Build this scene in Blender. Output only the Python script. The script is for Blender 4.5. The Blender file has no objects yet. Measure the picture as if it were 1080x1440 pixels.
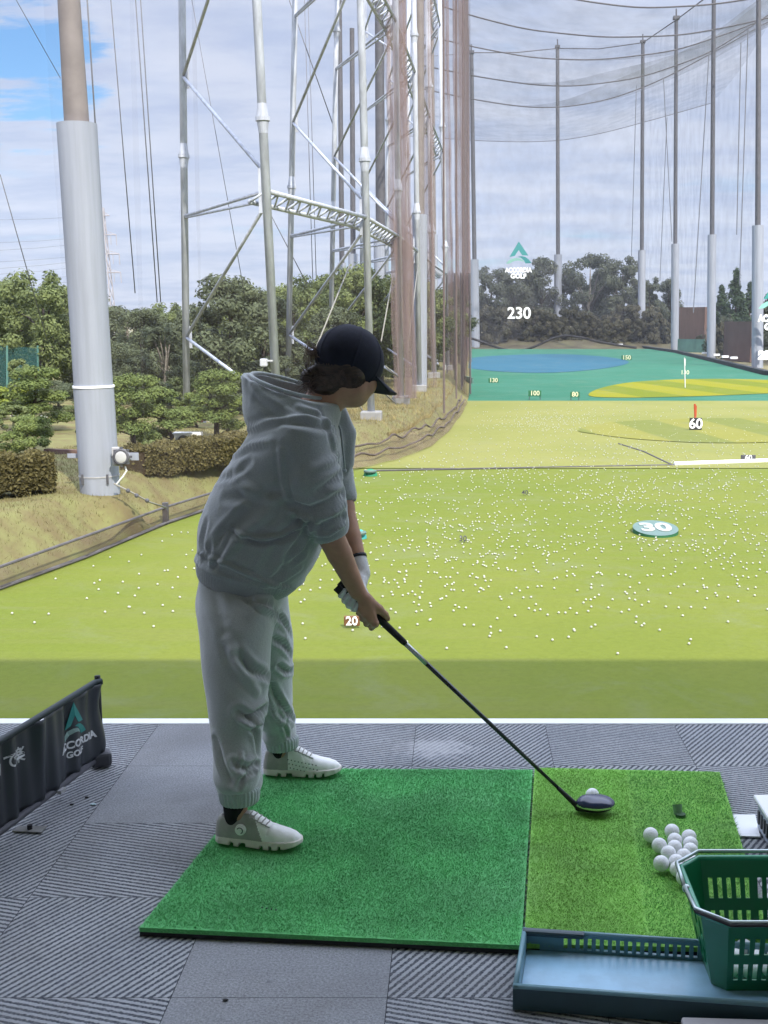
import bpy, bmesh, math, random
import numpy as np
from mathutils import Vector, Matrix
from mathutils.bvhtree import BVHTree
import openvdb
R = math.radians
rng = np.random.default_rng(7)
random.seed(7)
S = bpy.context.scene
COL = S.collection

# ------------------------------------------------------------------ camera
FPX, PX, PY = 1700.0, 645.0, 720.0          # focal length and principal point in photo pixels (1080 x 1440)
CAMZ = 1.5
PITCH = math.atan(265.0 / FPX)
cd = bpy.data.cameras.new('camera'); cam = bpy.data.objects.new('camera', cd); COL.objects.link(cam)
cam.location = (0, 0, CAMZ); cam.rotation_euler = (R(90) - PITCH, 0, 0)
cd.sensor_fit = 'VERTICAL'; cd.sensor_height = 36; cd.lens = FPX / 1440 * 36
cd.shift_x = -(PX - 540) / 1440
cd.clip_start = 0.05; cd.clip_end = 9000
S.camera = cam
CP, SP = math.cos(PITCH), math.sin(PITCH)
def ray(px, py):
    v = (PY - py) / FPX
    return np.array([(px - PX) / FPX, CP + v * SP, -SP + v * CP])
def W(px, py, Y):
    """point seen at a pixel of the photograph, at distance Y down the range"""
    d = ray(px, py); t = Y / d[1]
    return np.array([d[0] * t, Y, CAMZ + d[2] * t])
def G(px, py, z=0.0):
    """point seen at a pixel, at height z"""
    d = ray(px, py); t = (z - CAMZ) / d[2]
    return np.array([d[0] * t, d[1] * t, z])
FZ = -3.2                                    # level of the field, one storey under the bay

# ------------------------------------------------------------------ world, sun, exposure
SUN_DIR = Vector((-0.45, 0.95, -1.0)).normalized()      # direction the light travels
sun_el = math.asin(-SUN_DIR.z); sun_az = math.atan2(-SUN_DIR.x, -SUN_DIR.y)
w = bpy.data.worlds.new('World'); S.world = w; w.use_nodes = True
nt = w.node_tree; nt.nodes.clear()
class NT:
    def __init__(s, tree): s.t = tree
    def n(s, typ, **kw):
        nd = s.t.nodes.new(typ)
        for k, v in kw.items():
            if k == 'inp':
                for i, val in v.items(): nd.inputs[i].default_value = val
            else: setattr(nd, k, v)
        return nd
    def l(s, a, b): s.t.links.new(a, b)
    def math(s, op, a, b=None, clamp=False):
        nd = s.n('ShaderNodeMath', operation=op, use_clamp=clamp)
        for i, x in enumerate((a, b)):
            if x is None: continue
            if isinstance(x, (int, float)): nd.inputs[i].default_value = x
            else: s.l(x, nd.inputs[i])
        return nd.outputs[0]
    def mix(s, f, a, b, blend='MIX'):
        nd = s.n('ShaderNodeMix', data_type='RGBA', blend_type=blend)
        for i, x in ((0, f), (6, a), (7, b)):
            if isinstance(x, (int, float)): nd.inputs[i].default_value = x
            elif isinstance(x, (tuple, list)): nd.inputs[i].default_value = (*x, 1)[:4]
            else: s.l(x, nd.inputs[i])
        return nd.outputs[2]
    def ramp(s, f, lo, hi):
        nd = s.n('ShaderNodeMapRange', interpolation_type='SMOOTHSTEP')
        s.l(f, nd.inputs[0]); nd.inputs[1].default_value = lo; nd.inputs[2].default_value = hi
        return nd.outputs[0]
N = NT(nt)
sky = N.n('ShaderNodeTexSky', sky_type='NISHITA', sun_disc=False, sun_elevation=sun_el, sun_rotation=sun_az, air_density=1.0, dust_density=1.0, ozone_density=1.5)
tc = N.n('ShaderNodeTexCoord'); sep = N.n('ShaderNodeSeparateXYZ'); N.l(tc.outputs['Generated'], sep.inputs[0])
zz = N.math('ADD', N.math('MAXIMUM', sep.outputs[2], 0.0), 0.13)
comb = N.n('ShaderNodeCombineXYZ')
N.l(N.math('DIVIDE', sep.outputs[0], zz), comb.inputs[0]); N.l(N.math('DIVIDE', sep.outputs[1], zz), comb.inputs[1])
mp = N.n('ShaderNodeMapping'); N.l(comb.outputs[0], mp.inputs[0]); mp.inputs['Rotation'].default_value = (0, 0, R(20)); mp.inputs['Scale'].default_value = (0.75, 1.25, 1)
no1 = N.n('ShaderNodeTexNoise', inp={'Scale': 1.4, 'Detail': 6, 'Roughness': 0.55, 'Distortion': 0.4}); N.l(mp.outputs[0], no1.inputs['Vector'])
no2 = N.n('ShaderNodeTexNoise', inp={'Scale': 3.1, 'Detail': 7, 'Roughness': 0.6}); N.l(mp.outputs[0], no2.inputs['Vector'])
bd = ray(30, 82); bd = bd / np.linalg.norm(bd)
dot = N.n('ShaderNodeVectorMath', operation='DOT_PRODUCT'); N.l(tc.outputs['Generated'], dot.inputs[0]); dot.inputs[1].default_value = tuple(bd)
gap = N.math('MULTIPLY', N.ramp(N.math('ADD', dot.outputs['Value'], N.math('MULTIPLY', N.math('SUBTRACT', no2.outputs[0], 0.5), 0.012)), 0.9970, 1.0012), 0.46)
cover = N.ramp(N.math('SUBTRACT', no1.outputs[0], gap), 0.14, 0.42)
cover = N.math('MULTIPLY', cover, 0.93)
ccol = N.mix(N.ramp(no2.outputs[0], 0.3, 0.68), (2.75, 3.17, 4.27), (3.85, 4.1, 4.85))
skyb = N.mix(1.0, sky.outputs[0], (0.40, 0.60, 0.78), 'MULTIPLY')
high = N.math('ADD', N.math('MULTIPLY', N.ramp(sep.outputs[2], 0.30, 0.7), 3.6), 1.0)      # overhead sky, out of view, boosted to brighten the bay
vm = N.n('ShaderNodeVectorMath', operation='SCALE'); N.l(N.mix(cover, skyb, ccol), vm.inputs[0]); N.l(high, vm.inputs['Scale']); final = vm.outputs[0]
bg = N.n('ShaderNodeBackground'); N.l(final, bg.inputs[0]); bg.inputs[1].default_value = 0.1
wo = N.n('ShaderNodeOutputWorld'); N.l(bg.outputs[0], wo.inputs[0])
sl = bpy.data.lights.new('sun', 'SUN'); sl.energy = 4.0; sl.angle = R(0.6); sl.color = (1.0, 0.93, 0.8)
so = bpy.data.objects.new('sun', sl); COL.objects.link(so); so.rotation_euler = SUN_DIR.to_track_quat('-Z', 'Y').to_euler(); so.location = (20, -40, 40)
S.view_settings.view_transform = 'Standard'; S.view_settings.look = 'None'; S.view_settings.exposure = 0.9; S.view_settings.gamma = 1.0
S.view_settings.use_curve_mapping = False
S.render.engine = 'CYCLES'
S.cycles.max_bounces = 8; S.cycles.diffuse_bounces = 4; S.cycles.transparent_max_bounces = 40

# ------------------------------------------------------------------ helpers
MATS = {}
def mat(name, col, rough=0.7, var=0.15, scale=8.0, bump=0.0, bscale=None, metal=0.0, spec=0.3, col2=None, sheen=0.0, attr=None, stretch=None):
    """procedural principled material: noise between two tones, optional bump"""
    if name in MATS: return MATS[name]
    m = bpy.data.materials.new(name); m.use_nodes = True; T = NT(m.node_tree)
    b = m.node_tree.nodes['Principled BSDF']
    tcn = T.n('ShaderNodeTexCoord'); src = tcn.outputs['Object']
    if stretch:
        mpn = T.n('ShaderNodeMapping'); T.l(src, mpn.inputs[0]); mpn.inputs['Scale'].default_value = stretch; src = mpn.outputs[0]
    nz = T.n('ShaderNodeTexNoise', inp={'Scale': scale, 'Detail': 6, 'Roughness': 0.6}); T.l(src, nz.inputs['Vector'])
    c1 = tuple(max(0, c * (1 - var)) for c in col); c2 = col2 or tuple(min(1, c * (1 + var)) for c in col)
    f = T.ramp(nz.outputs[0], 0.3, 0.7)
    if attr:
        at = T.n('ShaderNodeAttribute', attribute_name=attr); f = T.math('ADD', T.math('MULTIPLY', f, 0.25), T.math('MULTIPLY', at.outputs['Fac'], 0.75))
    T.l(T.mix(f, c1, c2), b.inputs['Base Color'])
    b.inputs['Roughness'].default_value = rough; b.inputs['Metallic'].default_value = metal
    b.inputs['Specular IOR Level'].default_value = spec
    if sheen: b.inputs['Sheen Weight'].default_value = sheen
    if bump:
        bz = T.n('ShaderNodeTexNoise', inp={'Scale': bscale or scale * 6, 'Detail': 4}); T.l(src, bz.inputs['Vector'])
        bp = T.n('ShaderNodeBump', inp={'Strength': bump, 'Distance': 0.01}); T.l(bz.outputs[0], bp.inputs['Height']); T.l(bp.outputs[0], b.inputs['Normal'])
    MATS[name] = m; return m
def netmat(name, col, alpha):
    m = bpy.data.materials.new(name); m.use_nodes = True; T = NT(m.node_tree); m.node_tree.nodes.clear()
    d = T.n('ShaderNodeBsdfDiffuse'); d.inputs[0].default_value = (*col, 1)
    tr = T.n('ShaderNodeBsdfTransparent'); mx = T.n('ShaderNodeMixShader')
    tcn = T.n('ShaderNodeTexCoord'); nz = T.n('ShaderNodeTexNoise', inp={'Scale': 0.35, 'Detail': 5}); T.l(tcn.outputs['Object'], nz.inputs['Vector'])
    T.l(T.math('MULTIPLY', T.ramp(nz.outputs[0], 0.0, 1.0), alpha * 2.0), mx.inputs[0])
    T.l(tr.outputs[0], mx.inputs[1]); T.l(d.outputs[0], mx.inputs[2])
    o = T.n('ShaderNodeOutputMaterial'); T.l(mx.outputs[0], o.inputs[0]); return m

def tag(o, label=None, cat=None, group=None, kind=None):
    if label: o['label'] = label
    if cat: o['category'] = cat
    if group: o['group'] = group
    if kind: o['kind'] = kind
    return o
def empty(name, loc, label=None, cat=None, group=None):
    o = bpy.data.objects.new(name, None); COL.objects.link(o); o.location = Vector(loc); o.empty_display_size = 0.1
    return tag(o, label, cat, group)
def link(name, me, parent=None):
    o = bpy.data.objects.new(name, me); COL.objects.link(o)
    if parent is not None:
        o.parent = parent; o.matrix_parent_inverse = Matrix.Translation(-parent.location)   # geometry is written in world coordinates
    return o
def np_mesh(name, v, f, mats, smooth=False, attr=None, midx=None):
    v = np.asarray(v, np.float32); f = np.asarray(f, np.int32); k = f.shape[1]
    me = bpy.data.meshes.new(name); me.vertices.add(len(v)); me.vertices.foreach_set('co', v.ravel())
    me.loops.add(f.size); me.loops.foreach_set('vertex_index', f.ravel())
    me.polygons.add(len(f)); me.polygons.foreach_set('loop_start', np.arange(0, f.size, k, dtype=np.int32))
    for m in (mats if isinstance(mats, (list, tuple)) else [mats]): me.materials.append(m)
    if midx is not None: me.polygons.foreach_set('material_index', np.asarray(midx, np.int32))
    if smooth: me.polygons.foreach_set('use_smooth', np.ones(len(f), bool))
    if attr is not None:
        a = me.attributes.new('shade', 'FLOAT', 'POINT'); a.data.foreach_set('value', np.asarray(attr, np.float32))
    me.update(calc_edges=True); me.validate(); return me
class MB:
    """mesh builder: collects primitives, links them as one mesh object"""
    def __init__(s): s.v = []; s.f = []
    def add(s, v, f):
        b = len(s.v); s.v += [tuple(map(float, p)) for p in v]; s.f += [tuple(b + i for i in q) for q in f]; return s
    def box(s, c, size, rot=None, bev=0.0):
        c = Vector(c); h = Vector(size) / 2
        bm = bmesh.new(); bmesh.ops.create_cube(bm, size=1.0)
        for x in bm.verts: x.co = Vector((x.co.x * 2 * h.x, x.co.y * 2 * h.y, x.co.z * 2 * h.z))
        if bev: bmesh.ops.bevel(bm, geom=bm.edges[:], offset=bev, segments=2, affect='EDGES', profile=0.5)
        bm.verts.index_update()
        s.add([(rot @ x.co if rot else x.co) + c for x in bm.verts], [[y.index for y in q.verts] for q in bm.faces]); bm.free(); return s
    def tube(s, pts, r, n=8, caps=True):
        pts = [Vector(p) for p in pts]; rs = r if isinstance(r, (list, tuple, np.ndarray)) else [r] * len(pts)
        V = []; F = []; prev = None
        for i, p in enumerate(pts):
            d = (pts[min(i + 1, len(pts) - 1)] - pts[max(i - 1, 0)]).normalized()
            if prev is None:
                a = d.orthogonal().normalized()
            else:
                a = (prev - d * prev.dot(d)); a = a.normalized() if a.length > 1e-6 else d.orthogonal().normalized()
            prev = a; b = d.cross(a)
            for j in range(n):
                t = 2 * math.pi * j / n; V.append(p + (a * math.cos(t) + b * math.sin(t)) * rs[i])
        for i in range(len(pts) - 1):
            for j in range(n):
                F.append((i * n + j, i * n + (j + 1) % n, (i + 1) * n + (j + 1) % n, (i + 1) * n + j))
        if caps: F.append(tuple(range(n - 1, -1, -1))); F.append(tuple(range((len(pts) - 1) * n, len(pts) * n)))
        return s.add(V, F)
    def quad(s, a, b, c, d): return s.add([a, b, c, d], [(0, 1, 2, 3)])
    def slab(s, A, B, C, D, th):
        """solid cell between four corners and the same moved along the vector th"""
        th = Vector(th); q = [Vector(x) for x in (A, B, C, D)]
        return s.add(q + [x + th for x in q], [(0, 1, 2, 3), (7, 6, 5, 4), (0, 4, 5, 1), (1, 5, 6, 2), (2, 6, 7, 3), (3, 7, 4, 0)])
    def panel(s, A, B, C, D, us, vs, hole, th):
        A, B, C, D = map(Vector, (A, B, C, D))
        P = lambda u, v: (A.lerp(B, u)).lerp(D.lerp(C, u), v)
        for i in range(len(us) - 1):
            for j in range(len(vs) - 1):
                if not hole(i, j): s.slab(P(us[i], vs[j]), P(us[i + 1], vs[j]), P(us[i + 1], vs[j + 1]), P(us[i], vs[j + 1]), th)
        return s
    def sphere(s, c, r, seg=16, rings=10, scale=(1, 1, 1)):
        bm = bmesh.new(); bmesh.ops.create_uvsphere(bm, u_segments=seg, v_segments=rings, radius=r); bm.verts.index_update()
        s.add([Vector((x.co.x * scale[0], x.co.y * scale[1], x.co.z * scale[2])) + Vector(c) for x in bm.verts], [[y.index for y in q.verts] for q in bm.faces]); bm.free(); return s
    def poly(s, pts2, frame, depth):
        """2-D outline (may be concave) in frame (origin, x, y, normal), extruded"""
        o, x, y, n = (Vector(q) for q in frame)
        bm = bmesh.new(); vs = [bm.verts.new(o + x * p[0] + y * p[1]) for p in pts2]; fc = bm.faces.new(vs)
        if depth:
            e = bmesh.ops.extrude_face_region(bm, geom=[fc]); bmesh.ops.translate(bm, vec=n * depth, verts=[q for q in e['geom'] if isinstance(q, bmesh.types.BMVert)])
        bmesh.ops.triangulate(bm, faces=bm.faces[:]); bm.verts.index_update()
        s.add([q.co for q in bm.verts], [[k.index for k in q.verts] for q in bm.faces]); bm.free(); return s
    def build(s, name, m, parent=None, smooth=False, fix=True):
        me = bpy.data.meshes.new(name); me.from_pydata(s.v, [], s.f)
        for q in (m if isinstance(m, (list, tuple)) else [m]): me.materials.append(q)
        if fix:
            bm = bmesh.new(); bm.from_mesh(me); bmesh.ops.recalc_face_normals(bm, faces=bm.faces[:]); bm.to_mesh(me); bm.free()
        if smooth:
            for p in me.polygons: p.use_smooth = True
        return link(name, me, parent)
def smooth_by_angle(o, ang=40):
    me = o.data
    for p in me.polygons: p.use_smooth = True
    bm = bmesh.new(); bm.from_mesh(me)
    for e in bm.edges:
        if len(e.link_faces) == 2 and e.calc_face_angle(0) > R(ang): e.smooth = False
    bm.to_mesh(me); bm.free(); return o
def copy_tree(o, parent=None):
    c = o.copy(); COL.objects.link(c)
    if parent is not None: c.parent = parent
    for ch in list(o.children): copy_tree(ch, c)
    return c
def text_mesh(txt, size, extrude=0.01, offset=0.0, align='CENTER'):
    cu = bpy.data.curves.new('lettering', 'FONT'); cu.body = txt; cu.size = size; cu.extrude = extrude; cu.offset = offset
    cu.align_x = align; cu.align_y = 'CENTER'; cu.resolution_u = 4
    o = bpy.data.objects.new('lettering', cu); COL.objects.link(o)
    dg = bpy.context.evaluated_depsgraph_get(); me = bpy.data.meshes.new_from_object(o.evaluated_get(dg))
    bpy.data.objects.remove(o); return me
def lettering(name, txt, size, m, parent, o, x, y, n, extrude=0.01, offset=0.0, sx=1.0):
    me = text_mesh(txt, size, extrude, offset); x, y, n = Vector(x), Vector(y), Vector(n); o = Vector(o)
    for q in me.vertices: q.co = o + x * q.co.x * sx + y * q.co.y + n * q.co.z
    me.materials.clear(); me.materials.append(m); return link(name, me, parent)
def sstep(x): x = np.clip(x, 0, 1); return x * x * (3 - 2 * x)

# plain materials
M_white = mat('white_paint', (0.78, 0.79, 0.8), 0.5, 0.05, 3)
M_steel = mat('galvanised_steel', (0.3672, 0.3901, 0.4406), 0.5, 0.2, 2.2, spec=0.35, stretch=(2, 2, 0.5))
M_brownpole = mat('brown_pole_paint', (0.17, 0.1496, 0.1428), 0.6, 0.12, 2)
M_sleeve = mat('pole_sleeve_white', (0.239, 0.2584, 0.3036), 0.55, 0.09, 1.6, stretch=(3.5, 3.5, 0.18))
M_dark = mat('dark_grey_metal', (0.07, 0.07, 0.08), 0.5, 0.2, 6)
M_grey = mat('grey_plastic', (0.33, 0.33, 0.34), 0.5, 0.1, 8)
M_black = mat('black_rubber', (0.02, 0.02, 0.023), 0.6, 0.2, 20)
M_rope = mat('dark_rope', (0.09, 0.085, 0.09), 0.9, 0.2, 4)
M_cable = mat('steel_cable', (0.136, 0.1428, 0.1632), 0.6, 0.1, 2)
M_brace = mat('pale_guy_wire', (0.2057, 0.1982, 0.172), 0.6, 0.1, 2)
M_ball = mat('golf_ball_cover', (0.80, 0.81, 0.82), 0.35, 0.03, 30, bump=0.25, bscale=260, spec=0.5)
M_teal = mat('teal_emblem', (0.03, 0.22, 0.20), 0.6, 0.05, 5)
M_mint = mat('mint_emblem', (0.20, 0.46, 0.38), 0.6, 0.05, 5)
M_letter = mat('white_lettering', (0.82, 0.83, 0.84), 0.6, 0.02, 5)

# ------------------------------------------------------------------ ground, field, bank
def sheet(name, poly, z, m):
    me = bpy.data.meshes.new(name); bm = bmesh.new(); bm.faces.new([bm.verts.new((p[0], p[1], z)) for p in poly])
    bmesh.ops.triangulate(bm, faces=bm.faces[:]); bmesh.ops.recalc_face_normals(bm, faces=bm.faces[:])
    for f in bm.faces:
        if f.normal.z < 0: f.normal_flip()
    bm.to_mesh(me); bm.free(); me.materials.append(m); return tag(link(name, me), kind='structure')
def turf_mat(name, c1, c2, stripe=None, sdir=0.0, sper=2.0, c3=None, rib=True):
    m = bpy.data.materials.new(name); m.use_nodes = True; T = NT(m.node_tree); b = m.node_tree.nodes['Principled BSDF']
    tcn = T.n('ShaderNodeTexCoord'); P = tcn.outputs['Object']
    a = T.n('ShaderNodeTexNoise', inp={'Scale': 0.16, 'Detail': 7, 'Roughness': 0.6}); T.l(P, a.inputs['Vector'])
    bn = T.n('ShaderNodeTexNoise', inp={'Scale': 9.0, 'Detail': 6, 'Roughness': 0.75}); T.l(P, bn.inputs['Vector'])
    mpn = T.n('ShaderNodeMapping'); T.l(P, mpn.inputs[0]); mpn.inputs['Scale'].default_value = (0.12, 2.2, 1)
    cn = T.n('ShaderNodeTexNoise', inp={'Scale': 1.0, 'Detail': 5, 'Roughness': 0.6}); T.l(mpn.outputs[0], cn.inputs['Vector'])
    col = T.mix(T.ramp(a.outputs[0], 0.3, 0.7), c1, c2)
    if stripe:
        mr = T.n('ShaderNodeMapping'); T.l(P, mr.inputs[0]); mr.inputs['Rotation'].default_value = (0, 0, sdir)
        wv = T.n('ShaderNodeTexWave', wave_type='BANDS', bands_direction='X', inp={'Scale': 1.0 / sper * 0.31416, 'Distortion': 0.3, 'Detail': 2}); T.l(mr.outputs[0], wv.inputs['Vector'])
        col = T.mix(T.ramp(wv.outputs['Fac'], 0.4, 0.6), col, stripe)
    if c3: col = T.mix(T.math('MULTIPLY', T.ramp(cn.outputs[0], 0.45, 0.75), 0.5), col, c3)
    col = T.mix(T.math('MULTIPLY', T.ramp(bn.outputs[0], 0.35, 0.75), 0.28), col, T.mix(1.0, col, (0.55, 0.55, 0.5), 'MULTIPLY'))
    pn = T.n('ShaderNodeTexNoise', inp={'Scale': 0.55, 'Detail': 8, 'Roughness': 0.72, 'Distortion': 0.8}); T.l(P, pn.inputs['Vector'])
    col = T.mix(T.math('MULTIPLY', T.ramp(pn.outputs[0], 0.48, 0.72), 0.4), col, T.mix(0.5, tuple(x * 0.8 for x in c1), (0.20, 0.21, 0.15)))
    T.l(col, b.inputs['Base Color']); b.inputs['Roughness'].default_value = 0.9; b.inputs['Specular IOR Level'].default_value = 0.1
    bp = T.n('ShaderNodeBump', inp={'Strength': 0.5, 'Distance': 0.03}); T.l(bn.outputs[0], bp.inputs['Height']); T.l(bp.outputs[0], b.inputs['Normal'])
    return m
EDGE_PX = [(0, 830), (120, 785), (235, 738), (330, 705), (487, 662), (560, 646), (606, 628), (632, 606), (650, 580), (659, 560)]
EDGE = [G(x, y, FZ)[:2] for x, y in EDGE_PX]
EDGE = [(EDGE[0][0] - 7.0, -8.0), (EDGE[0][0] - 2.3, 12.0)] + [tuple(e) for e in EDGE] + [tuple(G(662, 505, FZ)[:2]), tuple(G(662, 491, FZ)[:2])]
EY = np.array([e[1] for e in EDGE]); EX = np.array([e[0] for e in EDGE])
def XE(Y): return np.interp(Y, EY, EX)
YB = EY[-1]                                               # back of the range
corner_r = G(902, 489, FZ); right_edge = [G(902, 489, FZ), G(950, 496, FZ), G(1000, 508, FZ), G(1080, 528, FZ)]
RE = [(p[0], p[1]) for p in right_edge] + [(34.0, 60.0), (40.0, 5.0)]
def XR(Y):
    r = sorted(RE, key=lambda p: p[1]); return np.interp(Y, [p[1] for p in r], [p[0] for p in r])
sheet('ground', [(-3000, -3000), (3000, -3000), (3000, 5000), (-3000, 5000)], FZ - 0.06, mat('bare_earth', (0.16, 0.14, 0.07), 0.95, 0.3, 0.05))
M_near = turf_mat('near_turf', (0.1144, 0.1438, 0.0212), (0.1381, 0.1582, 0.0272), c3=(0.1381, 0.1486, 0.0423))
M_mid = turf_mat('mid_turf', (0.1635, 0.1741, 0.0434), (0.1953, 0.1953, 0.0579), c3=(0.1953, 0.1899, 0.0744))
M_tealturf = turf_mat('teal_turf', (0.0264, 0.1153, 0.0706), (0.036, 0.1362, 0.0911), c3=(0.0288, 0.131, 0.0729))
M_blue = turf_mat('blue_turf', (0.0212, 0.0845, 0.1262), (0.0268, 0.0976, 0.1443))
M_str1 = turf_mat('striped_turf_near', (0.1741, 0.1741, 0.0354), (0.1904, 0.185, 0.0435), stripe=(0.1333, 0.1496, 0.0354), sdir=R(-7.6), sper=4.6)
M_str2 = turf_mat('striped_turf_far', (0.1741, 0.1741, 0.0066), (0.1904, 0.185, 0.0082), stripe=(0.1197, 0.1442, 0.0082), sdir=R(-12), sper=6.5)
def strip_poly(y0, y1):
    ys = np.unique(np.concatenate([np.linspace(y0, y1, 14), EY[(EY > y0) & (EY < y1)]]))
    return [(XE(y), y) for y in ys] + [(XR(y), y) for y in ys[::-1]]
Y_A = G(735, 659, FZ)[1]; Y_B = G(735, 564, FZ)[1]
sheet('near_field', strip_poly(4.6, Y_A), FZ, M_near)
sheet('middle_field', strip_poly(Y_A, Y_B), FZ + 0.02, M_mid)
sheet('far_field', strip_poly(Y_B, YB), FZ + 0.02, M_tealturf)
def oval(name, pxs, z, m, n=60):
    """closed smooth outline through a few field points"""
    P = [G(x, y, FZ)[:2] for x, y in pxs]; K = len(P); out = []
    for i in range(K):
        p0, p1, p2, p3 = P[i - 1], P[i], P[(i + 1) % K], P[(i + 2) % K]
        for t in np.linspace(0, 1, n // K, endpoint=False):
            out.append(0.5 * ((2 * p1) + (-p0 + p2) * t + (2 * p0 - 5 * p1 + 4 * p2 - p3) * t * t + (-p0 + 3 * p1 - 3 * p2 + p3) * t ** 3))
    return sheet(name, out, z, m)
oval('striped_green', [(813, 606), (850, 596), (930, 591), (1030, 589), (1130, 592), (1180, 606), (1110, 621), (1000, 624), (900, 619), (840, 612)], FZ + 0.045, M_str1)
oval('far_striped_green', [(828, 557), (850, 545), (900, 537), (980, 533.5), (1070, 534.5), (1150, 540), (1170, 549), (1080, 554), (980, 558), (880, 560)], FZ + 0.045, M_str2)
oval('blue_oval', [(640, 512), (665, 503.5), (720, 499.5), (790, 498.5), (850, 502), (884, 509), (860, 517), (790, 524), (720, 524), (665, 519)], FZ + 0.045, M_blue)
# thin grey line where the two turfs meet, white board at its right end
sl_ = MB(); a = G(520, 663, FZ); b = G(948, 655, FZ); c = G(1090, 650, FZ)
sl_.tube([a + [0, 0, 0.03], b + [0, 0, 0.03]], 0.03, 6); o = sl_.build('seam_cord', M_rope); tag(o, 'dark seam cord laid across the turf left of the white board', 'cord')
o = MB().tube([b + [0, 0, 0.06], c + [0, 0, 0.06]], 0.075, 8).build('white_board', M_white); tag(o, 'long white edging board lying on the turf behind the nearest balls', 'board')
o = MB().tube([G(945, 655, FZ) + [0, 0, .03], G(905, 636, FZ) + [0, 0, .03], G(870, 625, FZ) + [0, 0, .03]], 0.03, 6).build('field_cord', M_rope); tag(o, 'thin dark cord running diagonally over the pale turf to the striped green', 'cord')

POLE_XY = G(141, 690, -2.2)
def hz(X, Y):
    d = (XE(Y) - X) * 0.95
    n = 0.05 * np.sin(X * 1.7 + Y * .6) + 0.05 * np.sin(Y * 1.1 - X * .8)
    z = FZ + 1.05 * sstep(d / 1.5) + 0.9 * sstep((d - 3) / 40) + n * sstep(d / 1.0)
    g = np.exp(-(((X - POLE_XY[0]) ** 2 + (Y - POLE_XY[1]) ** 2) / .75) ** 2)      # level pad round the near pole
    return z * (1 - g) + (-2.22) * g
dd = np.array([0, .15, .3, .45, .6, .8, 1, 1.2, 1.4, 1.7, 2.1, 2.6, 3.2, 4, 5, 6.5, 8, 10, 13, 17, 22, 30, 40, 60, 90, 140, 220])
yy = np.unique(np.concatenate([np.linspace(-8, 20, 20), np.linspace(20, 34, 90), np.linspace(34, 60, 50), np.linspace(60, 240, 80), EY]))
XX = XE(yy)[:, None] - dd[None, :]; YY = np.repeat(yy[:, None], len(dd), 1); ZZ = hz(XX, YY); ZZ[:, 0] = FZ - 0.02
nv = len(dd); I = np.arange(len(yy) - 1)[:, None] * nv + np.arange(nv - 1)[None, :]
F4 = np.stack([I, I + 1, I + nv + 1, I + nv], -1).reshape(-1, 4)[:, ::-1]
M_bank = mat('dry_grass_bank', (0.155, 0.125, 0.062), 0.95, 0.2, 1.6, bump=0.3, bscale=20, col2=(0.155, 0.155, 0.062), spec=0.1)
tag(link('grass_bank', np_mesh('grass_bank', np.stack([XX, YY, ZZ], -1).reshape(-1, 3), F4[:, ::-1], M_bank, True)), kind='structure')
# rising scrubby banks behind the back net and right of the right net
def bank_mesh(name, pts, h, run, m, n=40):
    pts = np.array(pts, float); L = np.linspace(0, 1, n); P = np.stack([np.interp(L, np.linspace(0, 1, len(pts)), pts[:, i]) for i in range(4)], -1)
    V = []; K = 9
    for p in P:
        for k in range(K):
            t = k / (K - 1); V.append((p[0] + p[2] * run * t, p[1] + p[3] * run * t, FZ - .03 + h * sstep(t * 1.2) + 0.5 * math.sin(p[0] * .5 + k) * t + 0.4 * math.sin(p[1] * .31 + 2 * k) * t))
    I = np.arange(n - 1)[:, None] * K + np.arange(K - 1)[None, :]
    return tag(link(name, np_mesh(name, V, np.stack([I, I + 1, I + K + 1, I + K], -1).reshape(-1, 4), m, True)), kind='structure')
M_scrub = mat('brown_scrub_bank', (0.0748, 0.0578, 0.0374), 0.95, 0.4, 0.25, bump=0.8, bscale=1.2, col2=(0.0884, 0.0816, 0.0408))
bank_mesh('back_bank', [(-40, YB + 6, 0, 1), (70, YB + 6, 0, 1)], 2.6, 24, M_scrub)
bank_mesh('right_bank', [(RE[0][0] + 3, YB + 8, 1, 0), (RE[1][0] + 5, RE[1][1], 1, 0), (RE[3][0] + 6, RE[3][1], 1, 0), (46, 40, 1, 0)], 3.0, 30, M_scrub)

# dry grass blades on the bank (uncountable)
def blades(n, fx, L, wd, lean=0.5):
    P = fx(n); n = len(P); a = rng.uniform(0, 2 * np.pi, n); ln = L * rng.uniform(.5, 1.2, n); t = rng.normal(0, lean, (n, 2))
    sd = np.stack([np.cos(a), np.sin(a), 0 * a], -1) * (wd / 2)
    tip = P + np.stack([t[:, 0] * ln, t[:, 1] * ln, ln], -1)
    V = np.stack([P - sd, P + sd, tip], 1).reshape(-1, 3); F = np.arange(3 * n).reshape(-1, 3); return V, F, np.repeat(rng.uniform(0, 1, n), 3)
def bank_pts(n):
    Y = 18 + 40 * rng.uniform(0, 1, n) ** 1.3; d = rng.uniform(0.3, 7, n); X = XE(Y) - d
    return np.stack([X, Y, hz(X, Y) - .01], -1)
V, F, A = blades(52000, bank_pts, 0.085, 0.014)
M_blade = mat('dry_grass_blades', (0.165, 0.135, 0.068), 0.9, 0.2, 1.0, col2=(0.195, 0.19, 0.08), attr='shade', spec=0.1)
tag(link('dry_grass', np_mesh('dry_grass', V, F, M_blade, attr=A)), 'short dry grass covering the bank left of the turf', 'grass', kind='stuff')

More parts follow.
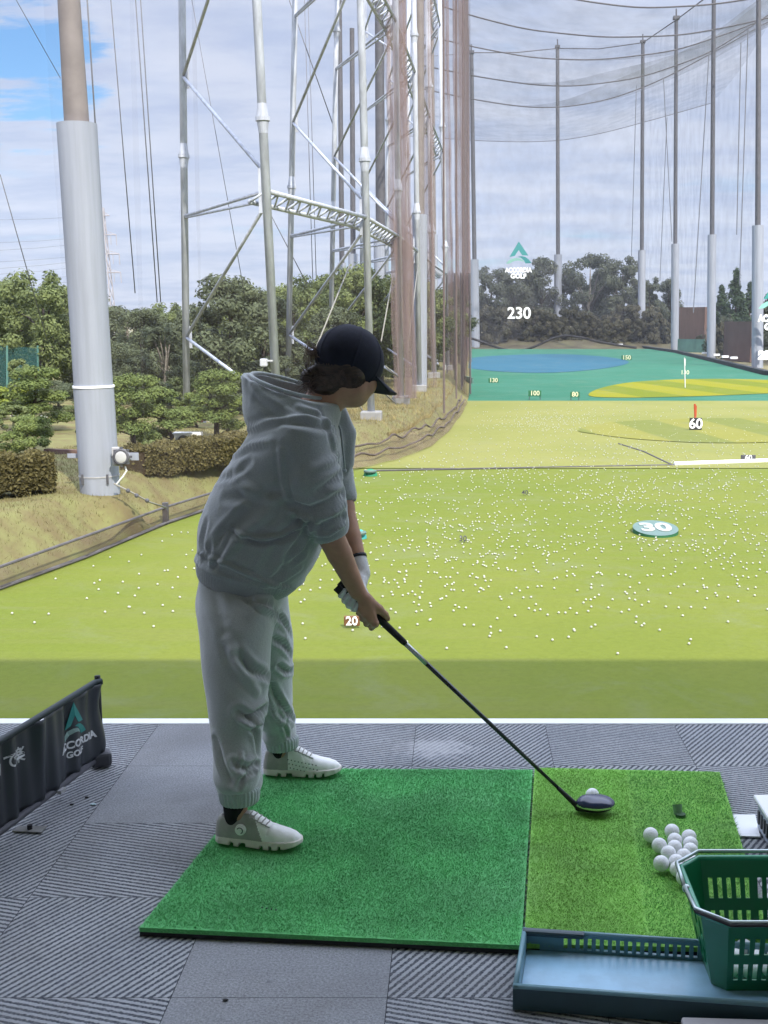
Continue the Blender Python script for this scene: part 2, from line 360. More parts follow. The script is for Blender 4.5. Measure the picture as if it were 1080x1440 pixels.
# ------------------------------------------------------------------ the building: deck, back wall, roof
M_conc = mat('grey_concrete', (0.50, 0.50, 0.49), 0.85, 0.12, 1.2, bump=0.2)
DECK_Y = G(540, 1015, 0)[1]
b_ = empty('range_building', (0, -3, FZ), 'two storey driving range building whose shadow falls on the near turf', 'building')
ROOF_Z = 9.5
yshade = G(540, 938.5, FZ)[1]
ROOF_Y = yshade - (ROOF_Z - FZ) * (SUN_DIR.y / -SUN_DIR.z)
MB().box((10, (ROOF_Y - 7) / 2, ROOF_Z + 0.2), (150, ROOF_Y + 7, 0.4)).build('roof', mat('white_soffit', (0.7, 0.7, 0.68), 0.9, 0.05, 1), b_)
MB().box((10, -6.6, (ROOF_Z + FZ) / 2), (150, 0.3, ROOF_Z - FZ - 0.01)).build('back_wall', mat('pale_wall', (0.66, 0.66, 0.64), 0.9, 0.1, 1), b_)
MB().box((10, (DECK_Y - 6.4) / 2, -0.2), (150, DECK_Y + 6.4 - 0.01, 0.38)).build('deck_slab', M_conc, b_)
MB().box((10, DECK_Y - 0.35, (FZ - 0.4) / 2 - .01), (150, 0.2, -FZ - 0.42)).build('front_wall', M_conc, b_)
# white edging at the front of the deck
e0 = G(540, 1018.5, 0)[1]
tag(MB().box((0, e0 + 0.03, -0.006), (40, 0.06, 0.02), bev=0.004).build('deck_edging', M_white), 'white edging strip along the open front of the bay floor', 'edging')

# carpet tiles: one floor sheet, two rib directions and a plain loop
def carpet_mat(name, ang, plain=False):
    m = bpy.data.materials.new(name); m.use_nodes = True; T = NT(m.node_tree); b = m.node_tree.nodes['Principled BSDF']
    P = T.n('ShaderNodeTexCoord').outputs['Object']
    fine = T.n('ShaderNodeTexNoise', inp={'Scale': 160, 'Detail': 4, 'Roughness': 0.7}); T.l(P, fine.inputs['Vector'])
    big = T.n('ShaderNodeTexNoise', inp={'Scale': 2.2, 'Detail': 5}); T.l(P, big.inputs['Vector'])
    dirt = T.n('ShaderNodeTexNoise', inp={'Scale': 26, 'Detail': 5, 'Roughness': 0.7}); T.l(P, dirt.inputs['Vector'])
    base = T.mix(T.ramp(big.outputs[0], 0.3, 0.7), (0.27, 0.285, 0.30), (0.36, 0.37, 0.375))
    if not plain:
        mr = T.n('ShaderNodeMapping'); T.l(P, mr.inputs[0]); mr.inputs['Rotation'].default_value = (0, 0, -ang)
        wv = T.n('ShaderNodeTexWave', wave_type='BANDS', bands_direction='Y', wave_profile='SIN', inp={'Scale': 0.31416 / 0.0175, 'Distortion': 1.2, 'Detail': 2, 'Detail Scale': 6}); T.l(mr.outputs[0], wv.inputs['Vector'])
        h = T.ramp(T.math('ADD', wv.outputs['Fac'], T.math('MULTIPLY', T.math('SUBTRACT', fine.outputs[0], 0.5), 0.7)), 0.22, 0.66)
        col = T.mix(h, (0.035, 0.042, 0.055), base)
    else:
        h = T.ramp(fine.outputs[0], 0.3, 0.7); col = T.mix(h, (0.20, 0.207, 0.222), base)
    col = T.mix(T.math('MULTIPLY', T.ramp(fine.outputs[0], 0.35, 0.7), 0.35), col, (0.42, 0.43, 0.45))
    tread = T.n('ShaderNodeTexNoise', inp={'Scale': 0.9, 'Detail': 6, 'Roughness': 0.7, 'Distortion': 1.0}); T.l(P, tread.inputs['Vector'])
    col = T.mix(T.math('MULTIPLY', T.ramp(tread.outputs[0], 0.45, 0.7), 0.35), col, (0.13, 0.12, 0.11))
    col = T.mix(T.math('MULTIPLY', T.ramp(dirt.outputs[0], 0.62, 0.75), 0.45), col, (0.05, 0.05, 0.06))
    # dried pale spill near the front of the bay
    sp = G(612, 1052, 0); ds = T.n('ShaderNodeVectorMath', operation='SUBTRACT'); T.l(P, ds.inputs[0]); ds.inputs[1].default_value = (sp[0], sp[1], 0)
    sc = T.n('ShaderNodeVectorMath', operation='MULTIPLY'); T.l(ds.outputs[0], sc.inputs[0]); sc.inputs[1].default_value = (1 / 0.17, 1 / 0.13, 0)
    ln = T.n('ShaderNodeVectorMath', operation='LENGTH'); T.l(sc.outputs[0], ln.inputs[0])
    wob = T.n('ShaderNodeTexNoise', inp={'Scale': 24, 'Detail': 9, 'Roughness': 0.75}); T.l(P, wob.inputs['Vector'])
    spill = T.ramp(T.math('ADD', ln.outputs['Value'], T.math('MULTIPLY', wob.outputs[0], 2.6)), 2.35, 1.5)
    col = T.mix(T.math('MULTIPLY', spill, 0.5), col, (0.50, 0.50, 0.51))
    T.l(col, b.inputs['Base Color']); b.inputs['Roughness'].default_value = 0.95; b.inputs['Specular IOR Level'].default_value = 0.15
    bp = T.n('ShaderNodeBump', inp={'Strength': 0.6, 'Distance': 0.004}); T.l(T.math('ADD', h, T.math('MULTIPLY', fine.outputs[0], 0.5)), bp.inputs['Height']); T.l(bp.outputs[0], b.inputs['Normal'])
    return m
CM = [carpet_mat('carpet_rib_steep', R(58)), carpet_mat('carpet_rib_flat', R(-17)), carpet_mat('carpet_plain', 0, True)]
ya = G(150, 1403, 0)[1]; yb = G(150, 1262, 0)[1]; TY = yb - ya
xs0 = G(280, 1310, 0)[0]; TX = G(553, 1325, 0)[0] - xs0
V = []; F = []; MI = []
for i in range(-14, 16):
    for j in range(-12, 5):
        x0 = xs0 + i * TX; y0 = ya + j * TY; y1 = min(y0 + TY, e0)
        if y0 >= e0: continue
        g = 0.0009; b0 = len(V)
        V += [(x0 + g, y0 + g, 0), (x0 + TX - g, y0 + g, 0), (x0 + TX - g, y1 - (g if y1 == y0 + TY else 0), 0), (x0 + g, y1 - (g if y1 == y0 + TY else 0), 0)]; F.append((b0, b0 + 1, b0 + 2, b0 + 3))
        k = (i + j) % 2
        if (i, j) in ((0, 0), (0, -1)): k = 2
        elif (i, j) in ((-1, 0), (1, 0)): k = 0
        elif (i, j) in ((-1, -1), (1, -1), (2, 0)): k = 1
        elif (i, j) in ((-2, 0), (-1, 1)): k = 1
        elif (i, j) in ((-2, 1), (-2, -1)): k = 0
        elif random.random() < 0.22: k = 2
        MI.append(k)
tag(link('carpet_floor', np_mesh('carpet_floor', V, F, CM, midx=MI)), kind='structure')
sheet('floor_base', [(-40, -6.4), (40, -6.4), (40, e0), (-40, e0)], -0.006, mat('carpet_joint', (0.04, 0.042, 0.05), 0.95, 0.1, 10))

# ------------------------------------------------------------------ net poles
def net_pole(label, base, px_top, py_top, py_sl, r_sl, r_up, group, ridge=True, cap=False, dark=False, collar=None):
    """tall tube: wide white sleeve below, thinner painted pipe above; top found along its own sight line"""
    Y = base[1]; top = W(px_top, py_top, Y); base = np.array(base, float)
    ax = (top - base) / np.linalg.norm(top - base)
    zs = W(PX, py_sl, Y)[2]; s = base + ax * ((zs - base[2]) / ax[2])
    e = empty('net_pole', base, label, 'net pole', group)
    m = MB(); m.tube([base - ax * .5, s], r_sl, 28); m.build('sleeve', M_sleeve, e); 
    smooth_by_angle(e.children[-1])
    up = MB(); up.tube([s - ax * .02, top], [r_up, r_up * .85], 22); smooth_by_angle(up.build('pipe', M_dark2 if dark else M_brownpole, e))
    if collar is not None:
        zc = W(PX, collar, Y)[2]; c = base + ax * ((zc - base[2]) / ax[2])
        q = MB(); q.tube([base - ax * .5, c], r_sl * 1.035, 28); smooth_by_angle(q.build('base_jacket', M_sleeve, e))
        q = MB(); q.tube([c, c + ax * .05], r_sl * 1.075, 28); q.build('joint_ring', M_white, e)
    if cap:
        q = MB(); q.tube([top - ax * .2, top + ax * 1.6], 0.12, 8); q.box(top + ax * .2, (1.0, 1.0, .5)); q.build('pole_head', M_dark, e)
    return e, ax
M_dark2 = mat('dark_pole_paint', (0.0748, 0.0748, 0.085), 0.6, 0.12, 2)
# big pole by the near bank
pb = G(141, 690, -2.2); POLE, pax = net_pole('thick white sleeved pole with brown upper pipe standing on the near bank', pb - np.array([0, 0, .1]), 93, -60, 174, 0.42, 0.262, 'net poles', collar=545)
# strap ring and small bolts at its foot
q = MB(); c0 = pb + np.array(pax) * 0.33; q.tube([c0, c0 + pax * .03], 0.447, 28); q.build('strap', M_grey, POLE)
for a in (-2.2, -0.9):
    d = np.array([math.cos(a), math.sin(a), 0]) * .455; MB().box(pb + d + pax * .3, (.04, .04, .22)).build('bolt', M_dark, POLE)
# right hand row and back row
RP = [((1065, 517), 1067, -30, 317, .62, .30, 'nearest white sleeved pole of the right hand row, beside the frame edge'),
      ((1000, 507), 1004, -30, 330, .56, .30, 'second white sleeved pole of the right row, beside the pointed conifer'),
      ((949, 495), 951, 27, 343, .66, .34, 'white sleeved pole of the right row in front of the red brown bank'),
      ((902, 488.5), 904, 60, 352, .75, .40, 'white sleeved pole standing at the right back corner of the teal turf'),
      ((785, 487), 784, 67, 358, .82, .43, 'white sleeved pole in the middle of the back row, right of the 230 figures'),
      ((669, 490), 663, 75, 365, .80, .42, 'white sleeved pole at the left end of the back row')]
POLE_TOPS = []
for (b, tx, ty, sy, rs, ru, lb) in RP:
    net_pole(lb, G(b[0], b[1] - .5, FZ), tx, ty, sy, rs, ru, 'net poles', cap=ty > 0, dark=True)
# poles on the left, beyond the bank (dark pipes over the trees) and the brown ones of the left row
for (bx, Y, tx, ty, sy, rs, ru, lb, dk) in [
    (483, 118, 477, -40, 370, .40, .25, 'dark pole with short pale sleeve above the trees, leftmost behind the steel frames', True),
    (498, 128, 495, 40, 357, .50, .28, 'dark pole with squared top behind the second steel frame', True),
    (537, 104, 533, -40, 330, .60, .42, 'thick grey sleeved pole behind the third steel frame', True),
    (590, 68, 590, -60, 302, .42, .27, 'brown pole with white sleeve between the far steel frames', False),
    (612, 110, 606, -40, 330, .34, .22, 'thin brown pole of the left row, right of the white sleeved one', False)]:
    bpt = W(bx, 560, Y); net_pole(lb, (bpt[0], Y, hz(bpt[0], Y) if bpt[0] < XE(Y) else FZ), tx, ty, sy, rs, ru, 'net poles', dark=dk)

# equipment on the near pole: junction box plate, round floodlight, white paddle boards, cable
e = empty('floodlight', pb, 'small round grey floodlight with bracket and white panels on the near pole', 'floodlight')
bx0 = W(163, 642, pb[1] - .40)
MB().box(bx0, (.16, .10, .42), bev=.015).build('bracket_plate', M_grey, e)
for zz_ in (-.12, .12): MB().box(bx0 + [.0, -.06, zz_], (.05, .05, .08)).build('clamp', M_dark, e)
lc = W(172, 642, pb[1] - .50)
m = MB(); m.tube([lc + [0, .14, 0], lc + [0, .02, 0], lc + [0, -.1, 0]], [.09, .17, .185], 20); smooth_by_angle(m.build('lamp_housing', M_grey, e))
m = MB(); m.tube([lc + [0, -.1, 0], lc + [0, -.125, 0]], [.185, .16], 20)
for k in range(8):
    t = k * math.pi / 4; m.box(lc + [math.cos(t) * .19, -.05, math.sin(t) * .19], (.05, .1, .05))
m.build('lamp_guard', M_dark, e)
MB().sphere(lc + [0, -.105, 0], .15, scale=(1, .25, 1)).build('lens', mat('lamp_glass', (0.374, 0.374, 0.3808), .15, .1, 6, spec=.6), e, True)
MB().box(W(188, 642, pb[1] - .4), (.22, .02, .17), bev=.004).build('side_panel', M_sleeve, e)
MB().box(W(103, 641, pb[1] + .1), (.26, .02, .10), bev=.004).build('side_panel', M_sleeve, e)
m = MB(); P0 = W(176, 656, pb[1] - .45); P1 = W(173, 670, pb[1] - .48); P2 = W(163, 682, pb[1] - .44)
m.tube([P0, W(178, 662, pb[1] - .48), P1, P2], .018, 8); m.build('cable', M_white, e)

# ------------------------------------------------------------------ steel net towers of the left side
ZL = [5.4, 14.7, 24.0]                       # heights of the horizontal ties
def leg_path(p0, p1): return lambda z: p0 + (p1 - p0) * ((z - p0[2]) / (p1[2] - p0[2]))
def net_tower(label, Yi, ix0, ix1, Yo, ox0, ox1, ri, ro, ztop=30):
    """two tubular legs with zigzag bracing; ix0/ox0 = photo x at y=0, ix1/ox1 = photo x low down"""
    gi = W(ix1, 500, Yi); go = W(ox1, 430, Yo)
    Li = leg_path(gi, W(ix0, 0, Yi)); Lo = leg_path(go, W(ox0, 0, Yo))
    zi = hz(gi[0], Yi) if gi[0] < XE(Yi) else FZ + .6; zo = hz(go[0], Yo)
    e = empty('net_tower', Li(zi), label, 'net tower', 'steel net towers on the left')
    for (L, z0, r) in ((Li, zi, ri), (Lo, zo, ro)):
        o = MB().tube([L(z0 - .3), L(ztop)], r, 14).build('leg', M_steel, e, True)
        for zf in (7.4, 16.5):
            m = MB(); m.tube([L(zf), L(zf + .12)], r * 1.6, 14); m.tube([L(zf - .35), L(zf)], [r, r * 1.35], 14); m.tube([L(zf + .12), L(zf + .5)], [r * 1.35, r], 14); m.build('flange', M_steel, o)
    rb = ri * .44
    for z in ZL[:2] + ([24.0] if Yi > 60 else []):
        a, b = Lo(z - .05), Li(z); dn = np.array([0, 0, .28])
        MB().tube([a, b], rb, 8).build('tie', M_steel, e, True); MB().tube([a - dn * .2, b - dn], rb * .7, 8).build('tie', M_steel, e, True)
    nodes = [Li(zi + 1.2), Lo(1.0), Li(ZL[0] - .35), None, Li(ZL[0] + .5), Lo(10.2), Li(ZL[1] - .4), None, Li(ZL[1] + .4), Lo(19.5), Li(ZL[2] - .4)]
    for a, b in zip(nodes[:-1], nodes[1:]):
        if a is not None and b is not None: MB().tube([a, b], rb, 8).build('brace', M_steel, e, True)
    for z in (1.0, 10.2, 19.5): MB().box(Lo(z) + np.array([ro * .9, 0, 0]), (ro * 1.6, .04, .8)).build('gusset', M_steel, e)
    for z in ZL[:2]: MB().box(Li(z) - np.array([ri * .6, 0, 0]), (ri * 2.2, .04, 1.3)).build('gusset', M_steel, e)
    MB().box(Li(zi) + np.array([0, 0, .05]), (.8, .8, .6), bev=.05).build('footing', mat('weathered_concrete', (.24, .24, .235), .9, .15, 2), e)
    return Li
TW = [('nearest pale steel net tower, standing left of the golfer', 37, 361, 386, 45, 256, 261, .135, .13),
      ('second pale steel net tower, rising just behind the cap', 46, 507, 520, 55, 415, 407, .14, .13),
      ('third pale steel net tower, inside the brown gathered net', 56, 556, 563, 66, 474, 466, .14, .13),
      ('fourth pale steel net tower, left of the white sleeved pole', 67, 582, 589, 79, 513, 508, .14, .13),
      ('fifth pale steel net tower, right of the white sleeved pole', 81, 601, 610, 94, 548, 543, .17, .16),
      ('farthest pale steel net tower, beside the dense brown net', 97, 618, 629, 112, 575, 570, .18, .17)]
LEGS = [net_tower(*t) for t in TW]
def truss(label, A, B, wv, n):
    A, B, wv = Vector(A), Vector(B), Vector(wv); e = empty('walkway_truss', (A + B) / 2, label, 'truss', 'walkway trusses between the net towers')
    r = .075
    for o in (Vector((0, 0, 0)), wv): MB().tube([A + o, B + o], r, 8).build('chord', M_steel, e, True)
    m = MB()
    for k in range(n):
        t0, t1 = k / n, (k + 1) / n
        m.tube([A.lerp(B, t0), A.lerp(B, t0) + wv], r * .55, 6); m.tube([A.lerp(B, t0), A.lerp(B, t1) + wv], r * .45, 6)
    m.build('lacing', M_steel, e, True)
names = ['first', 'second', 'third', 'fourth', 'fifth']
for i in range(5):
    for zi_, zl in enumerate(ZL):
        if zi_ == 2 and i < 1: continue
        a, b = LEGS[i](zl), LEGS[i + 1](zl)
        truss('laced steel walkway truss at the %s level, %s span counted from the nearest tower' % (['lower', 'middle', 'top'][zi_], names[i]), a, b, (-.5, 0, -.32), 10)
# small white lamp on the nearest tower leg
c = W(371, 510, 36.7); m = MB(); m.box(c, (.22, .24, .24), bev=.04); m.box(c + [.16, 0, .06], (.22, .05, .05)); o = m.build('security_lamp', mat('lamp_grey', (.40, .41, .43), .5, .06, 4)); tag(o, 'small white lamp box on the leg of the nearest steel tower', 'lamp')

# pale guy wires and braces low between the towers
def cable(label, pts, r, m, name='guy_wire', cat='wire', group=None, n=6):
    return tag(MB().tube(pts, r, n).build(name, m, None, True), label, cat, group)
GW = [((492, 372, 50), (440, 500, 44), 'pale guy wire slanting down left behind the cap'), ((553, 385, 58), (536, 480, 52), 'pale guy wire slanting down just right of the cap crown'),
      ((588, 372, 66), (572, 500, 58), 'pale guy wire slanting down beside the white sleeved pole'), ((542, 515, 52), (560, 530, 54), 'short pale strut right of the cap peak'),
      ((532, 545, 50), (557, 568, 52), 'short pale strut below the cap peak'), ((500, 565, 46), (516, 584, 46.5), 'short pale strut against the white concrete footing')]
for a, b, lb in GW: cable(lb, [W(*a), W(*b)], .03, M_brace, group='guy wires between the towers')

# hanging net ropes and cables on the left sky
HR = [((122, -10, 30), (148, 390, 34), .022, 'thick dark hanging rope close beside the near pole'), ((155, -10, 36), (190, 412, 40), .018, 'single thin hanging rope halfway between near pole and rope pair'),
      ((190, -10, 38), (221, 425, 42), .02, 'left one of the close pair of hanging ropes'), ((197, -10, 38.3), (226, 425, 42.3), .02, 'right one of the close pair of hanging ropes'),
      ((0, 245, 30), (66, 478, 33), .014, 'slanting guy cable at the left edge of the sky'), ((268, -10, 44), (345, 420, 46), .014, 'thin slanting cable inside the nearest steel tower'),
      ((405, -5, 70), (470, 180, 72), .03, 'thin slanting cable above the second tower'), ((428, -5, 75), (440, 400, 75), .025, 'left thin hanging rope right of the second tower outer leg'), ((433, -5, 76), (445, 400, 76), .025, 'right thin hanging rope right of the second tower outer leg'),
      ((372, 285, 60), (432, 400, 62), .025, 'thin cable sloping down from the first tie'), ((660, 75, 225), (560, 82, 150), .07, 'dark top rope running left from the back corner pole'),
      ((20, -5, 40), (85, 110, 44), .012, 'very thin cable crossing the blue gap in the clouds')]
for a, b, r, lb in HR: cable(lb, [W(*a), W(*b)], r, M_cable, 'net_rope', 'rope', 'hanging net ropes on the left')
# lower cable with pale slack rope from pole foot to the skirt net post
Pp = [W(160, 680, 26.2), W(190, 695, 26.4), W(210, 706, 26.8), W(234, 714, 27.6)]
cable('pale tie rope with dark beads from the pole foot to the skirt net post', Pp, .022, M_brace, 'tie_rope', 'rope')
o = [q for q in COL.objects if q.name == 'tie_rope'][0]
m = MB(); [m.sphere(W(x, y, 26.3), .05, 8, 6) for x, y in ((180, 690), (192, 697), (207, 704))]; m.build('bead', M_dark, o)

# ------------------------------------------------------------------ nets
N_skirt = netmat('brown_skirt_net', (0.0884, 0.068, 0.0578), 0.42)
N_side = netmat('side_net', (0.204, 0.17, 0.17), 0.04)
N_gath = netmat('gathered_brown_net', (0.2244, 0.17, 0.1632), 0.26)
N_dense = netmat('dense_brown_net', (0.1836, 0.1224, 0.1122), 0.5)
N_ceil = netmat('ceiling_net_mesh', (0.1156, 0.1156, 0.1224), 0.14)
N_band = netmat('ceiling_net_band', (0.1156, 0.1224, 0.1156), 0.26)
N_back = netmat('back_net_mesh', (0.1496, 0.1496, 0.1632), 0.12)
def grid_surface(rows, name, m, parent):
    rows = np.array(rows, float); a, b = rows.shape[:2]; I = np.arange(a - 1)[:, None] * b + np.arange(b - 1)[None, :]
    return link(name, np_mesh(name, rows.reshape(-1, 3), np.stack([I, I + 1, I + b + 1, I + b], -1).reshape(-1, 4), m, True), parent)
# skirt net along the foot of the bank
SK = [(-60, 822, 842), (0, 797, 829), (120, 754, 785), (233, 713, 737), (330, 683, 704), (430, 655, 676)]
e = empty('skirt_net', G(120, 785, FZ), 'low brown skirt net stretched along the foot of the grass bank', 'net')
top, bot = [], []
for px, yt, ybm in SK:
    b = G(px, ybm, FZ + .02); t = W(px, yt, b[1] + .12); top.append(t); bot.append(b)
rows = []
for k in range(7):
    f = k / 6; q = []
    for i in range(len(SK) - 1):
        for s in np.linspace(0, 1, 14, endpoint=(i == len(SK) - 2)):
            p = (top[i] * (1 - s) + top[i + 1] * s) * (1 - f) + (bot[i] * (1 - s) + bot[i + 1] * s) * f
            p = p + np.array([.05, -.05, 0]) * math.sin(f * math.pi) * (1 + .8 * math.sin(s * 17 + i)); q.append(p)
    rows.append(q)
grid_surface(rows, 'net_panel', N_skirt, e)
MB().tube(rows[0], .028, 6).build('top_rope', M_rope, e); MB().tube([p + np.array([0, 0, .03]) for p in rows[-1]], .035, 6).build('bottom_rope', M_rope, e)
pst = G(233, 737, FZ); MB().box(W(233, 725, pst[1]), (.13, .1, .62)).build('post', M_dark, e)
# crumpled net lying over the low bank further on
e = empty('ground_net', G(560, 640, FZ), 'crumpled brown net lying over the low bank below the far towers', 'net')
LB = [(487, 662), (560, 646), (606, 628), (632, 606), (650, 582), (658, 566)]; LT = [(487, 628), (545, 615), (592, 602), (622, 588), (640, 572), (648, 556)]
rows = []
for k in range(10):
    f = k / 9; q = []
    for i in range(len(LB) - 1):
        for s in np.linspace(0, 1, 10, endpoint=(i == len(LB) - 2)):
            b0 = G(LB[i][0] * (1 - s) + LB[i + 1][0] * s, LB[i][1] * (1 - s) + LB[i + 1][1] * s, FZ + .06); tp = (LT[i][0] * (1 - s) + LT[i + 1][0] * s, LT[i][1] * (1 - s) + LT[i + 1][1] * s)
            t0 = W(tp[0], tp[1], b0[1] + 1.4); p = b0 * (1 - f) + t0 * f
            p = p + np.array([0, 0, .06]) * (math.sin(i * 5 + s * 11 + f * 9) + math.sin(s * 9 - f * 15 + i)) * (.3 + f); q.append(p)
    rows.append(q)
grid_surface(rows, 'net_sheet', netmat('ground_net_mesh', (0.17, 0.136, 0.0884), 0.33), e)
for k in (4, 8): MB().tube([p + np.array([0, 0,   .03 + .05 * math.sin(j * .23 + k * 2) * math.sin(j * .11)]) for j, p in enumerate(rows[k])],   .035 + .02 * (k == 7), 6).build('rope', mat('brown_rope', (0.0748, 0.0578, 0.051), .9, .2, 4), e)
# tall side net standing over the edge of the field
e = empty('side_net', G(487, 662, FZ), 'tall sheer brown net hanging along the left side of the field', 'net')
ysn = np.concatenate([np.linspace(24, 80, 60), np.linspace(80, 225, 90)]); rows = []
for z in np.linspace(-2.6, 44, 14):
    rows.append([(XE(y) - .4 + .25 * math.sin(y * 1.9) + .12 * math.sin(y * 4.3 + z * .2), y, z) for y in ysn])
grid_surface(rows, 'net_panel', N_side, e)
for y in (56, 67, 81, 97, 120, 150, 185): MB().tube([(XE(y) - .4, y, -2.6), (XE(y) - .4, y, 44)], .03 + y * .0003, 6).build('hanging_rope', mat('brown_net_rope', (0.1156, 0.0884, 0.085), .9, .1, 3), e)
# gathered net columns: loose folds of brown net drawn together beside the towers
def gathered(label, px0, px1, Y, rad, ytop=-60, ybot=560, m=None, nf=9):
    a = W(px1, ybot, Y); b = W(px0, ytop, Y); rows = []
    for k in range(26):
        f = k / 25; c = a + (b - a) * f; q = []
        for j in range(61):
            t = 2 * math.pi * j / 60; rr = rad * (1 + .38 * math.sin(nf * t + 2.2 * math.sin(f * 5)) + .12 * math.sin(f * 23 + t)); q.append((c[0] + rr * math.cos(t), c[1] + rr * math.sin(t), c[2]))
        rows.append(q)
    e = empty('gathered_net', a, label, 'net', 'gathered brown nets of the left row'); grid_surface(rows, 'net_folds', m or N_gath, e); return e
gathered('brown net gathered into a thick column in front of the third tower', 553, 567, 55.2, .34)
gathered('brown net gathered into a column along the right of the third tower', 560, 578, 58, .22)
gathered('brown net gathered along the white sleeved pole of the left row', 596, 604, 69, .30)
gathered('narrow brown gathered net beside the farthest steel tower', 623, 634, 99, .28)
gathered('narrow brown gathered net column, second from the back corner pole', 641, 650, 120, .32)
gathered('narrow brown gathered net column, last before the back corner pole', 651, 659, 150, .34)
# dense brown wind screen of the far left corner
e = empty('wind_screen', G(645, 570, FZ), 'dense brown net screen closing the far left edge of the field', 'net')
rows = []
for f in np.linspace(0, 1, 12):
    q = []
    for s in np.linspace(0, 1, 70):
        px = 629 + 32.5 * s; Yw = 90 - 12 * s; yb_ = 590 - 34 * s
        b0 = W(px, yb_, Yw); t0 = W(px - 1, 384 + 3 * math.sin(s * 40), Yw); p = b0 * (1 - f) + t0 * f; q.append(p + np.array([0, .35 * math.sin(s * 55 + f), 0]))
    rows.append(q)
grid_surface(rows, 'net_panel', N_dense, e)
for s in (0.0, .35, .62, 1.0): MB().tube([W(629 + 32.5 * s, 588 - 34 * s, 90 - 12 * s), W(628 + 32.5 * s, 384, 90 - 12 * s)], .06, 6).build('post', M_rope, e)

# ceiling net: sagging ropes from side to side with net between
CE = [(254, [(560, 190), (672, 198), (740, 200), (790, 198), (850, 187), (938, 163), (1000, 145)]),
      (205, [(560, 118), (665, 140), (735, 151), (790, 152), (860, 140), (930, 113), (1010, 70), (1085, 28)]),
      (188, [(560, 85), (665, 107), (750, 120), (810, 122), (900, 110), (1000, 75), (1085, 18)]),
      (170, [(560, 40), (660, 65), (750, 82), (840, 85), (950, 72), (1050, 38), (1085, 22)]),
      (152, [(560, -12), (655, 20), (740, 42), (850, 53), (960, 50), (1050, 33), (1100, 20)]),
      (136, [(560, -80), (700, -28), (808, 0), (900, 12), (1000, 7), (1060, -2), (1120, -14)])]
def smooth_line(P, n=60):
    P = np.array(P, float); x = np.linspace(P[0, 0], P[-1, 0], n); y = np.interp(x, P[:, 0], P[:, 1])
    for _ in range(12): y[1:-1] = .25 * y[:-2] + .5 * y[1:-1] + .25 * y[2:]
    return x, y
e = empty('ceiling_net', (18, 190, 30), 'sagging ceiling net slung on long ropes high across the range', 'net')
CR = []
for Y, P in CE:
    x, y = smooth_line(P); CR.append(np.array([W(a, b, Y) for a, b in zip(x, y)]))
    MB().tube(CR[-1], .085 if Y < 250 else .06, 6).build('rope', M_rope, e)
for i in range(len(CR) - 1):
    rows = [CR[i] * (1 - f) + CR[i + 1] * f - np.array([0, 0, 1.2 * math.sin(f * math.pi)]) for f in np.linspace(0, 1, 7)]
    grid_surface(rows, 'net_panel', N_ceil, e)
# loose double band of net along two of the ropes
for i, d in ((1, 3.6), (2, 2.2)):
    x = np.linspace(0, 1, len(CR[i])); dr = d * np.clip((x - .32) / .45, 0.02, 1) * (1 + .25 * np.sin(x * 14))
    rows = [CR[i] + np.stack([0 * x, -.5 * f + 0 * x, dr * f], -1) for f in np.linspace(0, 1, 4)]
    grid_surface(rows, 'net_band', N_band, e)
# back net with its top rope and hanging ropes
e = empty('back_net', (20, YB, FZ), 'sheer back net hung between the tall poles behind the teal turf', 'net')
PT = [W(663, 74, 232), W(784, 68, 254), W(904, 60, 239), W(951, 28, 203), W(1004, -12, 156)]
m = MB(); m.tube([PT[0], (PT[0] + PT[1]) / 2 - [0, 0, .4], PT[1], (PT[1] + PT[2]) / 2 - [0, 0, .6], PT[2], PT[3], PT[4]], .09, 6); m.build('top_rope', M_rope, e)
rows = []
BT = [W(669, 490, 232), W(785, 487, 254), W(902, 489, 239), W(949, 496, 203), W(1000, 508, 156), W(1065, 518, 131)]; BU = PT + [W(1067, -60, 131)]
for f in np.linspace(0, 1, 10): rows.append([(BT[i] * (1 - s) + BT[i + 1] * s) * (1 - f) + (BU[i] * (1 - s) + BU[i + 1] * s) * f for i in range(5) for s in np.linspace(0, 1, 10, endpoint=(i == 4))])
grid_surface(rows, 'net_panel', N_back, e)
for a, b, Y in (((895, 120), (888, 360), 200), ((938, 165), (928, 395), 190), ((997, 75), (975, 440), 150), ((1052, 40), (1040, 400), 140), ((1042, 60), (1036, 330), 138), ((933, 110), (945, 340), 196)):
    MB().tube([W(*a, Y), W(*b, Y)], .06, 6).build('hanging_rope', M_cable, e)
e2 = [(640, 470), (665, 475), (690, 486), (712, 494), (740, 495), (765, 482), (785, 468), (800, 470), (830, 478), (858, 484), (895, 489)]
x, y = smooth_line(e2, 40); o = MB().tube([W(a, b, 231) for a, b in zip(x, y)], .22, 8).build('rolled_net', mat('dark_rolled_net', (0.0238, 0.0224, 0.0238), .95, .3, 3)); tag(o, 'dark rolled net sagging between the foot of the back poles', 'net')
